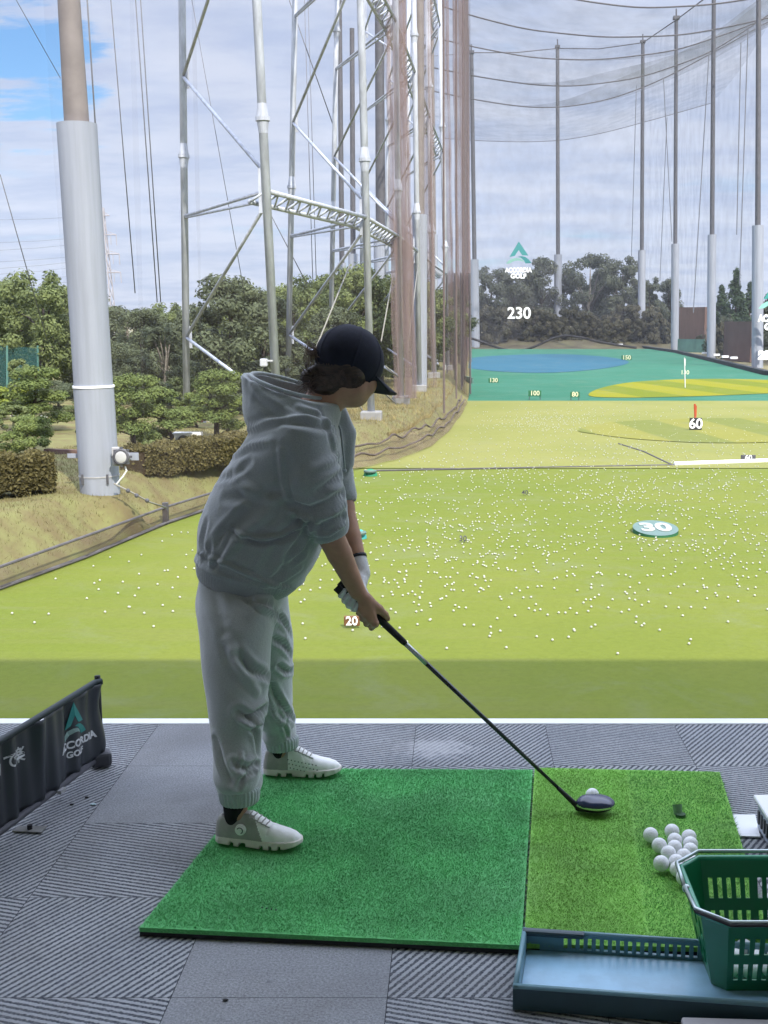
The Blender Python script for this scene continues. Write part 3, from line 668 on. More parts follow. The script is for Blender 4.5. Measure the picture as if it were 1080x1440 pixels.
# kerb along the right edge of the teal turf
m = MB(); pr = [G(890, 488, FZ)] + right_edge + [np.array([34.3, 90, FZ])]
for a, b in zip(pr[:-1], pr[1:]):
    d = (b - a); d /= np.linalg.norm(d); nx = np.array([-d[1], d[0], 0]) * .3
    m.slab(a - nx, b - nx, b + nx, a + nx, (0, 0, .42))
o = m.build('dark_kerb', mat('dark_kerb_rubber', (0.0204, 0.0238, 0.0272), .9, .3, 1)); tag(o, 'low dark kerb along the right edge of the teal turf', 'kerb')
for k, (x, y) in enumerate(((872, 486), (990, 500), (1006, 503), (1018, 506), (1030, 508))): 
    p = G(x, y + 4, FZ); tag(MB().box(p + np.array([0, -.6, .75]), (.8, .4, .25)).build('kerb_block', M_white), ['pale block at the back corner of the teal turf', 'pale block on the dark kerb, leftmost of the four', 'pale block on the dark kerb, second of the four', 'pale block on the dark kerb, third of the four', 'pale block on the dark kerb, nearest of the four'][k], 'block', 'pale kerb blocks')
def emblem(frame, u, m1, m2, parent, depth=0.02, mapf=None):
    """triangle over two swooshes, u = width"""
    o, x, y, n = [np.array(q, float) for q in frame]
    cv = lambda P: [((p[0] - 407) / 355 * u, (525 - p[1]) / 355 * u) for p in P]
    parts = [('emblem_triangle', [(405, 220), (275, 432), (352, 416), (405, 335), (452, 408), (540, 412)], m1), ('emblem_swoosh', [(395, 426), (450, 420), (500, 432), (545, 465), (587, 515), (500, 520), (478, 478), (440, 445)], m1),
             ('emblem_arc', [(228, 526), (262, 482), (310, 455), (370, 444), (425, 450), (462, 472), (482, 505), (440, 486), (390, 480), (330, 492), (285, 520)], m2)]
    for nm, P, mm in parts:
        q = MB().poly(cv(P), (o, x, y, n), depth); ob = q.build(nm, mm, parent)
        if mapf:
            for v in ob.data.vertices: v.co = mapf(v.co)
# figures and emblem hung on the back net
Yb = 229.0; k = Yb / FPX
X3, Z3, N3 = (1, 0, 0), (0, 0, 1), (0, -1, 0)
e = empty('range_banner', W(730, 442, Yb), 'large white 230 figures hung on the back net under a teal emblem', 'sign')
lettering('figures', '230', 22 * k, M_letter, e, W(730, 441, Yb), X3, Z3, N3, .1, .05)
lettering('lettering', 'ACCORDIA', 8.6 * k, M_letter, e, W(729, 380, Yb), X3, Z3, N3, .1, .05, .82)
lettering('lettering', 'GOLF', 8.6 * k, M_letter, e, W(729, 388.5, Yb), X3, Z3, N3, .1, .05)
emblem((W(729.5, 371, Yb), X3, Z3, N3), 35 * k, mat('emblem_green_sheet', (0.034, 0.204, 0.204), .6, .03, 3), mat('emblem_mint_sheet', (0.204, 0.374, 0.3264), .6, .03, 3), e, .1)
Yr = 128.0; k = Yr / FPX
e = empty('range_banner', W(1084, 452, Yr), 'white lettering hung on the right net, cut off by the frame edge', 'sign')
lettering('lettering', 'ACCORDIA', 13 * k, M_letter, e, W(1092, 448, Yr), X3, Z3, N3, .06, .05, .75); lettering('lettering', 'GOLF', 12 * k, M_letter, e, W(1090, 460, Yr), X3, Z3, N3, .06, .05)
emblem((W(1091, 434, Yr), X3, Z3, N3), 48 * k, M_teal, M_mint, e, .06)
lettering('figures', '200', 15 * k, M_letter, e, W(1078, 500, Yr), X3, Z3, N3, .06, .1)

# ------------------------------------------------------------------ trees
def leaf_cloud(centers, radii, n_per, size, flat=1.0, seed=0, up=0.3):
    r = np.random.default_rng(seed); V = []; A = []
    for c, rad in zip(centers, radii):
        n = int(n_per * (rad / np.mean(radii)) ** 2)
        d = r.normal(size=(n, 3)); d /= np.linalg.norm(d, axis=1)[:, None]; q = rad * r.uniform(.35, 1.05, (n, 1)) ** .6
        P = np.array(c) + d * q * np.array([1, 1, flat])
        nr = d * 1.0 + r.normal(size=(n, 3)) * .42 + np.array([0, 0, up]); nr /= np.linalg.norm(nr, axis=1)[:, None]
        t = np.cross(nr, r.normal(size=(n, 3))); t /= np.linalg.norm(t, axis=1)[:, None] + 1e-9; b = np.cross(nr, t)
        s = size * r.uniform(.55, 1.3, (n, 1)); t *= s; b *= s * .62
        V.append(np.stack([P - t, P - b * .9 + t * .1, P + t, P + b * .9 - t * .1], 1).reshape(-1, 3)); A.append(np.repeat(np.clip(r.uniform(0, 1, n) * .55 + r.uniform(0, .45), 0, 1), 4))
    V = np.concatenate(V); return V, np.arange(len(V)).reshape(-1, 4), np.concatenate(A)
def leafmat(name, dk, lt):
    m = mat(name, dk, .75, .1, .5, col2=lt, attr='shade', spec=.2); b = m.node_tree.nodes['Principled BSDF']
    T = NT(m.node_tree); tl_ = T.n('ShaderNodeBsdfTranslucent'); mx = T.n('ShaderNodeMixShader', inp={0: .32}); T.l(b.inputs['Base Color'].links[0].from_socket, tl_.inputs[0]); T.l(b.outputs[0], mx.inputs[1]); T.l(tl_.outputs[0], mx.inputs[2]); T.l(mx.outputs[0], m.node_tree.nodes['Material Output'].inputs[0]); return m
L_olive = leafmat('olive_leaves', (0.0796, 0.1043, 0.0422), (0.2014, 0.2395, 0.089)); L_dark = leafmat('dark_leaves', (0.0581, 0.0724, 0.0449), (0.1405, 0.165, 0.089))
L_pine = leafmat('pine_needles', (0.0698, 0.1076, 0.0313), (0.2217, 0.2666, 0.0782)); L_far = leafmat('far_leaves', (0.0509, 0.0602, 0.0453), (0.1191, 0.1333, 0.0899))
L_hedge = leafmat('hedge_leaves', (.075, .068, .03), (.17, .145, .055)); L_lime = leafmat('lime_leaves', (0.1105, 0.1469, 0.0224), (0.289, 0.3305, 0.0598)); L_con = leafmat('conifer_leaves', (0.0213, 0.0413, 0.0224), (0.068, 0.101, 0.0449))
M_trunk = mat('bark', (0.0578, 0.0476, 0.0374), .9, .3, 5, bump=.5); M_paletrunk = mat('pale_bark', (0.1496, 0.136, 0.1156), .9, .3, 5)
def broadleaf(seed, H, Wd, low=0.22, n=58, per=230, leaf=.155):
    r = np.random.default_rng(seed); C = []; Rr = []
    for i in range(n):
        t = r.uniform(0, 1); z = H * (low + (1 - low) * t); wr = Wd / 2 * math.sin(math.pi * (0.12 + .80 * t)) ** .75 * r.uniform(.25, 1) ** .5; a = r.uniform(0, 2 * math.pi)
        C.append((wr * math.cos(a), wr * math.sin(a), z - .06 * H)); Rr.append(H * r.uniform(.06, .125))
    V, F, A = leaf_cloud(C, Rr, per, leaf, .8, seed); tr = MB()
    tr.tube([(0, 0, -.3), (.02 * H, 0, .3 * H), (0, .02 * H, .62 * H), (0, 0, .85 * H)], [.028 * H, .021 * H, .012 * H, .004 * H], 8)
    for i in range(min(9, n // 4)):
        c = Vector(C[i * 4]); s = Vector((0, 0, H * r.uniform(.22, .55))); tr.tube([s, s.lerp(c, .5) + Vector((0, 0, .03 * H)), c], [.011 * H, .008 * H, .003 * H], 6)
    return V, F, A, tr
def conifer(seed, H, Wd, n=60, per=80, leaf=.22):
    r = np.random.default_rng(seed); C = []; Rr = []
    for i in range(n):
        t = (i + .5) / n; wr = Wd / 2 * (1 - t) ** .8 * r.uniform(.3, 1); a = r.uniform(0, 6.28); C.append((wr * math.cos(a), wr * math.sin(a), H * (.08 + .92 * t) - .1 * wr)); Rr.append(max(.03 * H, H * .085 * (1 - t * .7)))
    V, F, A = leaf_cloud(C, Rr, per, leaf, 1.25, seed); tr = MB(); tr.tube([(0, 0, -.3), (0, 0, H * .9)], [.02 * H, .004 * H], 8); return V, F, A, tr
def cloud_pine(seed, H, Wd, pads=7, bend=.3):
    r = np.random.default_rng(seed); C = []; Rr = []; tr = MB(); pth = [Vector((bend * H * (math.sin(2.5 * t) * t), .1 * H * math.sin(3 * t), H * .85 * t)) for t in np.linspace(0, 1, 6)]; pth[0].z = -.3
    tr.tube(pth, [.04 * H * (1 - .7 * k / 5) for k in range(6)], 8)
    for p in range(pads):
        t = .35 + .65 * p / (pads - 1); a = p * 2.4 + r.uniform(-.4, .4); rr = Wd * .36 * (1.15 - .75 * t); c = pth[min(5, int(t * 5))] + Vector((math.cos(a) * rr, math.sin(a) * rr, .05 * H))
        if p == pads - 1: c = pth[5] + Vector((0, 0, .04 * H))
        tr.tube([pth[min(5, int(t * 5))] - Vector((0, 0, .05 * H)), c - Vector((0, 0, .02 * H))], [.014 * H, .008 * H], 6)
        for k in range(7):
            q = r.uniform(-1, 1, 2) * Wd * .19; C.append((c.x + q[0], c.y + q[1], c.z + r.uniform(-.02, .05) * H)); Rr.append(Wd * r.uniform(.09, .14))
    V, F, A = leaf_cloud(C, Rr, 190, .075, .62, seed, 1.0); return V, F, A, tr
VAR = {}
def variant(key, fn, lm, tm=M_trunk):
    V, F, A, tr = fn; me = np_mesh('crown', V, F, lm, attr=A); t = bpy.data.meshes.new('trunk'); t.from_pydata(tr.v, [], tr.f); t.materials.append(tm)
    for p in t.polygons: p.use_smooth = True
    VAR[key] = (me, t)
variant('a', broadleaf(1, 10, 8.2), L_olive); variant('b', broadleaf(2, 10, 7, .15), L_dark); variant('c', broadleaf(3, 10, 9, .1, 66), L_olive); variant('d', broadleaf(4, 10, 6.4, .2, 48, 190), L_dark, M_paletrunk)
variant('f', broadleaf(5, 15, 11, .12, 64, 190, .28), L_far); variant('g', broadleaf(6, 15, 8, .2, 52, 180, .27), L_far); variant('h', broadleaf(16, 15, 12, .3, 46, 170, .27), L_far, M_paletrunk)
variant('k', conifer(7, 15, 5.5, 64, 90, .3), L_con); variant('p', cloud_pine(8, 3.2, 3.4), L_pine); variant('q', cloud_pine(9, 4.2, 4.0, 9, .12), L_pine); variant('r', cloud_pine(10, 2.4, 4.2, 6, .5), L_pine)
variant('s', broadleaf(11, 2.2, 2.6, .0, 30, 170, .09), L_olive); variant('y', broadleaf(12, 2.4, 2.0, .0, 26, 160, .09), L_lime); variant('t', broadleaf(13, 5.0, 9, .0, 90, 120, .24), leafmat('scrub_leaves', (.042, .044, .028), (.105, .095, .06)))
BASEH = {'a': 10, 'b': 10, 'c': 10, 'd': 10, 'f': 15, 'g': 15, 'h': 15, 'k': 15, 'p': 3.4, 'q': 4.4, 'r': 2.6, 's': 2.2, 'y': 2.4, 't': 5}
def tree(kind, px, Y, ytop, label, cat='tree', name='tree', group=None, wide=1.0, zb=None, rot=None):
    p = W(px, 500, Y); zb = (hz(p[0], Y) if zb is None else zb) - .1; H = W(px, ytop, Y)[2] - zb; s = H / BASEH[kind]
    e = empty(name, (p[0], Y, zb), label, cat, group); e.rotation_euler = (0, 0, rng.uniform(0, 6.28) if rot is None else rot); e.scale = (s * wide, s * wide, s)
    for nm, me in zip(('crown', 'trunk'), VAR[kind]):
        o = bpy.data.objects.new(nm, me); COL.objects.link(o); o.parent = e
    return e
gL = 'trees beyond the grass bank'
for a in [('c', 8, 62, 392, 'broad olive tree at the left frame edge, under the power lines'), ('a', 62, 58, 378, 'tall olive tree directly left of the near white pole'), ('b', 118, 66, 400, 'dark tree mostly hidden by the near white pole'), ('d', 182, 70, 428, 'dark thin tree with pale trunk just right of the near white pole', 'tree', 'tree', gL, 1.1),
          ('b', 205, 60, 432, 'low dark tree under the pair of hanging ropes'), ('a', 240, 80, 424, 'small olive tree top left of the nearest tower outer leg'), ('b', 268, 74, 436, 'dark tree directly behind the nearest tower outer leg'),
          ('b', 322, 50, 384, 'tall dense dark tree standing between the two legs of the nearest tower', 'tree', 'tree', gL, 1.05), ('b', 372, 56, 412, 'dark tree behind the inner leg of the nearest tower'), ('c', 412, 64, 402, 'olive tree right of the nearest tower, lower than its neighbours'), ('a', 452, 70, 386, 'olive tree between the first and second tower, under the short sleeves'),
          ('c', 492, 74, 374, 'tallest olive tree behind the cap and second tower'), ('a', 536, 76, 384, 'olive tree behind the third tower'), ('c', 574, 84, 392, 'olive tree behind the fourth tower and gathered nets'), ('a', 606, 98, 404, 'olive tree behind the fifth tower'), ('d', 632, 118, 402, 'thin tree behind the dense brown screen'),
          ('d', 150, 52, 470, 'low dark tree beside the base of the pole sleeve'), ('d', 232, 54, 452, 'dark thin tree with a pale trunk above the pines'), ('s', 30, 52, 505, 'grey green bushy tree under the teal fence'), ('b', 470, 60, 430, 'dark tree low behind the golfer hood')]:
    kind, px, Y, yt, lb = a[:5]; tree(kind, px, Y, yt, lb, 'tree', 'tree', gL, a[8] if len(a) > 8 else 1.0)
for i, (kd, px, Y, yt) in enumerate((('b', 20, 50, 540), ('d', 78, 47, 535), ('b', 165, 46, 540), ('b', 215, 48, 535), ('a', 262, 50, 530), ('b', 300, 47, 545), ('b', 345, 49, 520), ('a', 118, 45, 560), ('b', 385, 52, 500), ('b', 240, 60, 480), ('b', 190, 58, 490))):
    tree(kd, px, Y, yt, ['dark undergrowth bush at the left frame edge behind the pines', 'dark undergrowth bush left of the near pole', 'dark undergrowth bush hugging the right side of the near pole', 'dark undergrowth bush between the first two bright pines', 'olive undergrowth bush behind the middle bright pine', 'dark undergrowth bush behind the third bright pine', 'dark undergrowth bush touching the golfer hood', 'olive undergrowth bush hidden behind the near pole foot', 'dark undergrowth bush behind the golfer shoulders', 'dark thicket above the middle bright pine', 'dark thicket right of the near pole above the pines'][i], 'bush', 'undergrowth_bush', 'undergrowth behind the pines', 1.9)
for i, (kd, px, Y, yt) in enumerate((('c', 35, 88, 412), ('a', 95, 92, 405), ('c', 150, 95, 428), ('c', 225, 98, 436), ('a', 285, 96, 430), ('c', 355, 92, 408), ('c', 395, 95, 404), ('a', 435, 98, 398), ('c', 475, 104, 392), ('c', 520, 106, 390), ('a', 558, 110, 396), ('c', 590, 118, 402))):
    tree(kd, px, Y, yt, 'olive tree of the rear row, ' + ['farthest left at the frame edge', 'peeping out left of the near pole', 'just right of the near pole', 'beneath the pair of hanging ropes', 'behind the nearest tower outer leg', 'behind the nearest tower inner leg', 'behind the golfer hood', 'left of the second tower', 'below the short pole sleeves', 'behind the second tower leg', 'behind the third tower', 'behind the white sleeved left pole'][i], 'tree', 'tree', gL, 1.25)
for i, (kd, px, Y, yt) in enumerate((('a', -70, 60, 390), ('c', -150, 66, 396), ('b', -240, 62, 402), ('c', -340, 70, 392), ('a', -450, 66, 398), ('b', -570, 72, 390), ('c', -110, 90, 405), ('c', -300, 94, 408), ('c', -480, 96, 404))):
    tree(kd, px, Y, yt, 'tree standing beyond the left frame edge, ' + ['closest to the frame', 'second from the frame', 'third from the frame', 'fourth from the frame', 'fifth from the frame', 'farthest from the frame', 'rear row, closest to the frame', 'rear row, middle', 'rear row, farthest from the frame'][i], 'tree', 'tree', gL, 1.3)
gP = 'pruned pines behind the hedge'
tree('q', 40, 40, 508, 'grey green layered pine with thin upright trunk left of the pole', 'pine', 'pine_tree', gP, 1.2); tree('r', 47, 34, 582, 'low spreading pine on a bent dark trunk above the left hedge', 'pine', 'pine_tree', gP, .95, None, 2.6)
tree('q', 186, 33.5, 517, 'bright green layered pine directly right of the near pole', 'pine', 'pine_tree', gP, .92, None, 1); tree('p', 243, 37, 538, 'bright green pine, middle one of the three right of the pole', 'pine', 'pine_tree', gP, 1.1); tree('q', 304, 38, 512, 'tall bright green pine left of the golfer hood', 'pine', 'pine_tree', gP, 1.0); tree('p', 275, 43, 548, 'smaller green pine between two bright pines', 'pine', 'pine_tree', gP)
gS = 'shrubs behind the bank'
tree('y', 14, 44, 538, 'yellow green shrub at the left frame edge', 'shrub', 'shrub', gS, 1.3); tree('s', 12, 37, 570, 'round clipped grey green shrub at the left edge', 'shrub', 'shrub', gS, 1.2); tree('s', 205, 32.5, 618, 'dark green shrub at the foot of the bright pine beside the pole', 'shrub', 'shrub', gS, 1.1); tree('y', 8, 35, 622, 'small bright shrub above the left hedge', 'shrub', 'shrub', gS, .9); tree('s', 120, 36, 592, 'small dark shrub half hidden behind the near pole', 'shrub', 'shrub', gS)
for i, (px, Y, yt) in enumerate(((498, 60, 548), (548, 66, 545), (590, 74, 548), (618, 84, 545), (450, 56, 560))):
    p = W(px, 500, Y); tree('t', px, Y, yt, ['brown shrub behind the white footing', 'brown shrub under the third tower', 'brown shrub under the white sleeved left pole', 'brown shrub left of the dense brown screen', 'brown shrub hidden behind the face of the golfer'][i], 'shrub', 'shrub', 'brown shrubs along the far bank', .5, hz(p[0], Y) if p[0] < XE(Y) else FZ)
# golden grass tufts below the towers
def tuft_pts(n):
    px = rng.uniform(480, 650, n); Y = rng.uniform(44, 78, n); X = (px - PX) / FPX * Y; X = np.minimum(X, XE(Y) - .9); return np.stack([X, Y, hz(X, Y)], -1)
V, F, A = blades(7000, tuft_pts, .20, .022, .4)
tag(link('tall_dry_grass', np_mesh('tall_dry_grass', V, F, mat('golden_grass', (.19, .15, .065), .9, .1, 1, col2=(.29, .24, .10), attr='shade'), attr=A)), 'tall golden grass growing under the far steel towers', 'grass', kind='stuff')
gB = 'trees behind the back net'
for kind, px, Y, yt, lb, wd in [('f', 690, 262, 372, 'dark tree just right of the back corner pole', 1.0), ('g', 722, 258, 384, 'dark tree directly behind the emblem', 1.1), ('g', 762, 260, 360, 'tall pointed dark tree left of the middle back pole', .95), ('h', 806, 268, 392, 'small dark tree just right of the middle back pole', .8), ('h', 828, 262, 358, 'broad airy tree with gaps, right of the middle back pole', 1.0), ('f', 874, 266, 358, 'broad tall tree left of the right corner pole', .95), ('g', 845, 280, 378, 'dim tree between the two broad back trees', .9),
                       ('f', 912, 258, 388, 'dark tree behind the right corner pole', .8), ('g', 938, 256, 391, 'dark tree with leaning top right of the corner pole', .8), ('f', 655, 270, 386, 'dark tree behind the back corner pole on its left', 1.0), ('h', 745, 285, 396, 'airy tree low behind the emblem on the right', .9), ('k', 1032, 180, 379, 'pointed dark conifer between the two nearest right poles', 1.1), ('k', 1012, 186, 402, 'shorter conifer left of the pointed one', 1.2), ('k', 1052, 190, 398, 'short conifer right of the pointed one', 1.3), ('g', 1085, 150, 410, 'dark tree behind the lettering at the right frame edge', .9), ('f', 1020, 170, 440, 'dark bushy tree at the foot of the conifers', .7), ('f', 1092, 140, 440, 'bushy dark tree at the right frame edge', .8)]:
    tree(kind, px, Y, yt, lb, 'tree', 'tree', gB, wd, FZ + (1.5 if Y > 200 else .5))
for i, px in enumerate(range(672, 945, 21)):
    tree('t', px + rng.uniform(-4, 4), 244 + rng.uniform(-3, 8), 436 + rng.uniform(-10, 12), 'brown scrub bush number %s along the foot of the back bank, counted from the left' % ['one', 'two', 'three', 'four', 'five', 'six', 'seven', 'eight', 'nine', 'ten', 'eleven', 'twelve', 'thirteen'][i], 'bush', 'scrub_bush', 'scrub bushes on the back bank', .75, FZ + .2)
tree('t', 985, 205, 470, 'low brown bush at the foot of the third right pole', 'bush', 'scrub_bush', 'scrub bushes on the back bank', .5, FZ); tree('t', 1020, 165, 452, 'brown bush below the conifers', 'bush', 'scrub_bush', 'scrub bushes on the back bank', .6, FZ)
# red-brown wall, teal windbreak on the right, teal fence and low walls on the left
def wall(name, label, cat, A, B, zb, zt, th, m, zt2=None):
    A, B = np.array(A), np.array(B); d = B - A; d /= np.linalg.norm(d); nx = np.array([-d[1], d[0]]) * th
    q = MB(); zt2 = zt if zt2 is None else zt2
    v = [(A[0], A[1], zb), (B[0], B[1], zb), (B[0], B[1], zt2), (A[0], A[1], zt)]; q.slab(*v, (nx[0], nx[1], 0)); return tag(q.build(name, m), label, cat)
M_red = mat('red_brown_wall', (.12, .075, .062), .9, .2, .15); M_tfence = mat('teal_fence_mesh', (0.0816, 0.1768, 0.1496), .8, .15, .4)
p0, p1 = W(953, 480, 210), W(990, 480, 205); wall('retaining_wall', 'red brown retaining wall between two right hand poles', 'wall', p0[:2], p1[:2], FZ, W(970, 432, 208)[2], .6, M_red)
p0, p1 = W(953, 480, 204), W(990, 480, 199); wall('windbreak_fence', 'pale teal fence panel in front of the red brown wall', 'fence', p0[:2], p1[:2], FZ, W(970, 477, 201)[2], .15, M_tfence)
p0, p1 = W(1018, 470, 160), W(1056, 470, 150); wall('retaining_wall', 'red brown wall left of the nearest right pole', 'wall', p0[:2], p1[:2], FZ, W(1040, 452, 155)[2], .6, M_red)
p0, p1 = W(625, 500, 108), W(664, 500, 96); wall('windbreak_fence', 'pale teal fence showing through the dense brown screen', 'fence', p0[:2], p1[:2], FZ, W(640, 528, 100)[2], .12, M_tfence)
e = empty('net_fence', W(25, 515, 56), 'tall teal net fence among the trees at the left edge', 'fence')
p0, p1 = W(-30, 515, 57), W(54, 515, 55); q = MB(); q.slab((p0[0], p0[1], p0[2] - 2.5), (p1[0], p1[1], p1[2] - 2.5), (p1[0], p1[1], W(54, 489, 55)[2]), (p0[0], p0[1], W(-30, 486, 57)[2]), (0, .02, 0)); q.build('net_panel', netmat('teal_net', (.05, .13, .125), .28), e)
for px in (-10, 10, 53): MB().tube([W(px, 560, 55.5), W(px, 486, 55.5)], .05, 8).build('post', M_tfence, e)
e = empty('rail_fence', W(30, 600, 46), 'grey horizontal rail fence behind the pines at the left', 'fence')
for yv in (592, 599, 606): MB().tube([W(-30, yv + 2, 45), W(75, yv - 2, 46)], .05, 6).build('rail', M_grey, e)
for px in (-20, 21, 62): MB().box(W(px, 601, 45.4), (.22, .16, .9)).build('post', M_conc, e)
e = empty('rail_fence', W(290, 600, 44), 'pale panel fence between the pines left of the golfer', 'fence')
for px in (225, 262, 288, 318, 350): MB().tube([W(px, 622, 45), W(px, 588, 45)], .06, 8).build('post', M_grey, e)
MB().box(W(290, 603, 45.3), (3.4, .08, .55)).build('panel', mat('pale_panel', (0.2856, 0.272, 0.272), .8, .2, 2), e); MB().box(W(284, 604, 45.1), (.35, .1, .8)).build('board', mat('red_board', (0.272, 0.1088, 0.0816), .7, .1, 4), e)
q = empty('air_conditioner', W(262, 620, 38), 'white air conditioner unit behind the long hedge', 'unit'); MB().box(W(264, 620, 38), (.9, .4, .55), bev=.03).build('case', M_white, q); MB().tube([W(258, 620, 37.8), W(258, 620, 37.76)], .18, 16).build('fan_grille', M_dark, q)
p0, p1 = W(62, 640, 33.5), W(128, 640, 33); wall('low_wall', 'low red brown garden wall left of the near pole', 'wall', p0[:2], p1[:2], -2.3, W(90, 634, 33)[2], .2, M_red)
q = MB().slab(W(-60, 668, 31) , W(62, 655, 31.5), W(60, 638, 36), W(-60, 640, 36), (0, 0, -.1)); tag(q.build('green_court', mat('green_court_paint', (0.1088, 0.204, 0.1496), .9, .1, 1)), kind='structure')
# hedges
def hedge(label, path, hgt, thick, n):
    P = np.array(path); t = rng.uniform(0, len(P) - 1.001, n); i = t.astype(int); f = (t - i)[:, None]; c = P[i] * (1 - f) + P[i + 1] * f
    face = rng.integers(0, 3, n); u = rng.uniform(-.5, .5, (n, 2)); off = np.zeros((n, 3)); d = P[-1] - P[0]; nn = np.array([-d[1], d[0], 0]); nn /= np.linalg.norm(nn)
    if nn[1] > 0: nn = -nn
    off += nn * (np.where(face == 0, .5, u[:, 0]) * thick)[:, None]; off[:, 2] = np.where(face == 1, 1, rng.uniform(0, 1, n)) * hgt
    off += rng.normal(0, .035, (n, 3)) + .05 * np.sin(t * 9)[:, None] * np.array([0, 0, 1]); c = c + off
    nr = rng.normal(size=(n, 3)); nr /= np.linalg.norm(nr, axis=1)[:, None]; tt = np.cross(nr, rng.normal(size=(n, 3))); tt /= np.linalg.norm(tt, axis=1)[:, None]; b = np.cross(nr, tt); s = rng.uniform(.025, .06, (n, 1))
    V = np.stack([c - tt * s, c - b * s * .6, c + tt * s, c + b * s * .6], 1).reshape(-1, 3)
    e = empty('hedge', P[0], label, 'hedge', 'clipped hedges on the bank'); link('foliage', np_mesh('foliage', V, np.arange(4 * n).reshape(-1, 4), L_hedge, attr=np.repeat(rng.uniform(0, 1, n), 4)), e)
    q = MB()
    for a, b2 in zip(P[:-1], P[1:]): q.slab(a + nn * thick * .4, b2 + nn * thick * .4, b2 - nn * thick * .5, a - nn * thick * .5, (0, 0, hgt * .93))
    q.build('inner_twigs', mat('hedge_twigs', (0.0476, 0.034, 0.019), .95, .3, 6), e)
hedge('clipped brown hedge left of the near pole', [W(-60, 694, 25.8), W(20, 689, 26.2), W(74, 684, 26.6)], .70, .8, 20000)
hedge('long clipped brown hedge from the near pole to the golfer', [W(188, 668, 30), W(250, 658, 31.5), W(310, 648, 33), W(400, 634, 35.5)], .62, .9, 26000)

# distant pylon and power lines
e = empty('power_pylon', W(147, 420, 420), 'distant lattice power pylon half hidden behind the near pole', 'pylon')
M_pyl = mat('pylon_steel', (0.2856, 0.272, 0.2856), .6, .05, 1); m = MB(); zb = -8; zt = W(147, 292, 420)[2]; pc = W(147, 400, 420)
wz = lambda z: 3.2 - 2.5 * (z - zb) / (zt - zb)
for sx in (-1, 1):
    for sy in (-1, 1): m.tube([(pc[0] + sx * wz(zb), 420 + sy * wz(zb), zb), (pc[0] + sx * wz(zt), 420 + sy * wz(zt), zt)], .22, 4)
zs = np.linspace(zb, zt, 12)
for a, b in zip(zs[:-1], zs[1:]):
    for sx in (-1, 1): m.tube([(pc[0] + sx * wz(a), 418, a), (pc[0] - sx * wz(b), 418, b)], .13, 4); m.tube([(pc[0] + wz(a), 420 + sx * wz(a), a), (pc[0] + wz(b), 420 - sx * wz(b), b)], .13, 4)
m.build('tower_frame', M_pyl, e)
for y, hx in ((303, 11), (330, 19), (357, 22), (383, 23)):
    z = W(147, y, 420)[2]; L = hx * 420 / FPX
    q = MB(); q.tube([(pc[0] - L, 420, z), (pc[0] + L, 420, z)], .24, 5); q.tube([(pc[0] - L, 420, z), (pc[0], 420, z + 1.6), (pc[0] + L, 420, z)], .14, 4); q.build('cross_arm', M_pyl, e)
    if y > 310:
        for sx in (-1, 1): MB().tube([(pc[0] + sx * L, 420, z), (pc[0] + sx * L * 1.02, 420, z - 3.6)], .16, 4).build('insulator', M_pyl, e); MB().tube([(pc[0] + sx * L * .6, 420, z), (pc[0] + sx * L * .6, 420, z - 3.4)], .12, 4).build('insulator', M_pyl, e)
for i, (y0, y1) in enumerate(((300, 303), (337, 332), (352, 340), (367, 357), (380, 364), (388, 372), (398, 384), (406, 392))):
    a = W(-220, y0 + 6, 390); b = W(140, y1, 420); mid = (a + b) / 2 - np.array([0, 0, 1.2])
    cable(['topmost', 'second', 'third', 'fourth', 'fifth', 'sixth', 'seventh', 'lowest'][i] + ' of the thin power lines left of the pylon', [a, (a + mid) / 2 - [0, 0, .4], mid, (b + mid) / 2 - [0, 0, .4], b], .07, M_cable, 'power_line', 'power line', 'power lines running to the pylon', 4)

# ------------------------------------------------------------------ targets, signs and balls on the field
M_yel = mat('pale_yellow_lettering', (0.5576, 0.544, 0.374), .6, .03, 4); M_pale = mat('pale_teal_pad', (.095, .15, .135), .6, .06, 3); M_greenside = mat('green_pad_side', (0.0204, 0.1088, 0.0476), .7, .1, 4); M_target = mat('green_target', (0.0204, 0.1836, 0.0952), .6, .1, 4); M_tteal = mat('teal_target', (0.0408, 0.2584, 0.2584), .6, .1, 4)
def board(label, txt, px, ybase, w, h, m_txt, m_board, legs=True, size=None, flag=None):
    """free standing distance board: w, h and leg length in photo pixels at its distance"""
    b = G(px, ybase, FZ + .03); k = np.linalg.norm(b - [0, 0, CAMZ]) / FPX; W_, H_ = w * k, h * k; lh = (h * .6 if legs else .05) * k
    e = empty('distance_board', b, label, 'sign', 'distance boards on the field')
    if m_board: MB().box((b[0], b[1], b[2] + lh + H_ / 2), (W_, .06, H_), bev=.01).build('panel', m_board, e)
    lettering('figures', txt, (size or h * 1.15) * k, m_txt, e, (b[0], b[1] - .035, b[2] + lh + H_ / 2 + .0 * k), X3, Z3, N3, .012, .02 * h * k)
    if legs:
        for s in (-.42, .42): MB().tube([(b[0] + s * W_, b[1] + .06, b[2] - .03), (b[0] + s * W_, b[1] + .06, b[2] + lh + H_ * .3)], max(.02, .5 * k), 6).build('leg', M_dark, e)
    return e, b, k
board('brown edged board with white 20 figures below the golfer hands', '20', 495, 880, 22, 14, M_letter, mat('brown_board', (0.136, 0.0612, 0.0272), .6, .1, 6), False, 17)
board('small dark 30 figures standing on the turf right of the hands', '30', 651, 761, 18, 8, M_dark, None, False, 11)
board('small dark 40 figures standing on the turf near the seam', '40', 738, 696, 13, 7, M_dark, None, False, 9)
e, b, k = board('black framed board with white 60 figures on the near striped green', '60', 978, 605, 17, 17, M_letter, M_black, False, 19)
board('white 60 figures on a dark panel beside the white edging board', '60', 1052, 648, 20, 8, M_letter, M_dark, False, 10)
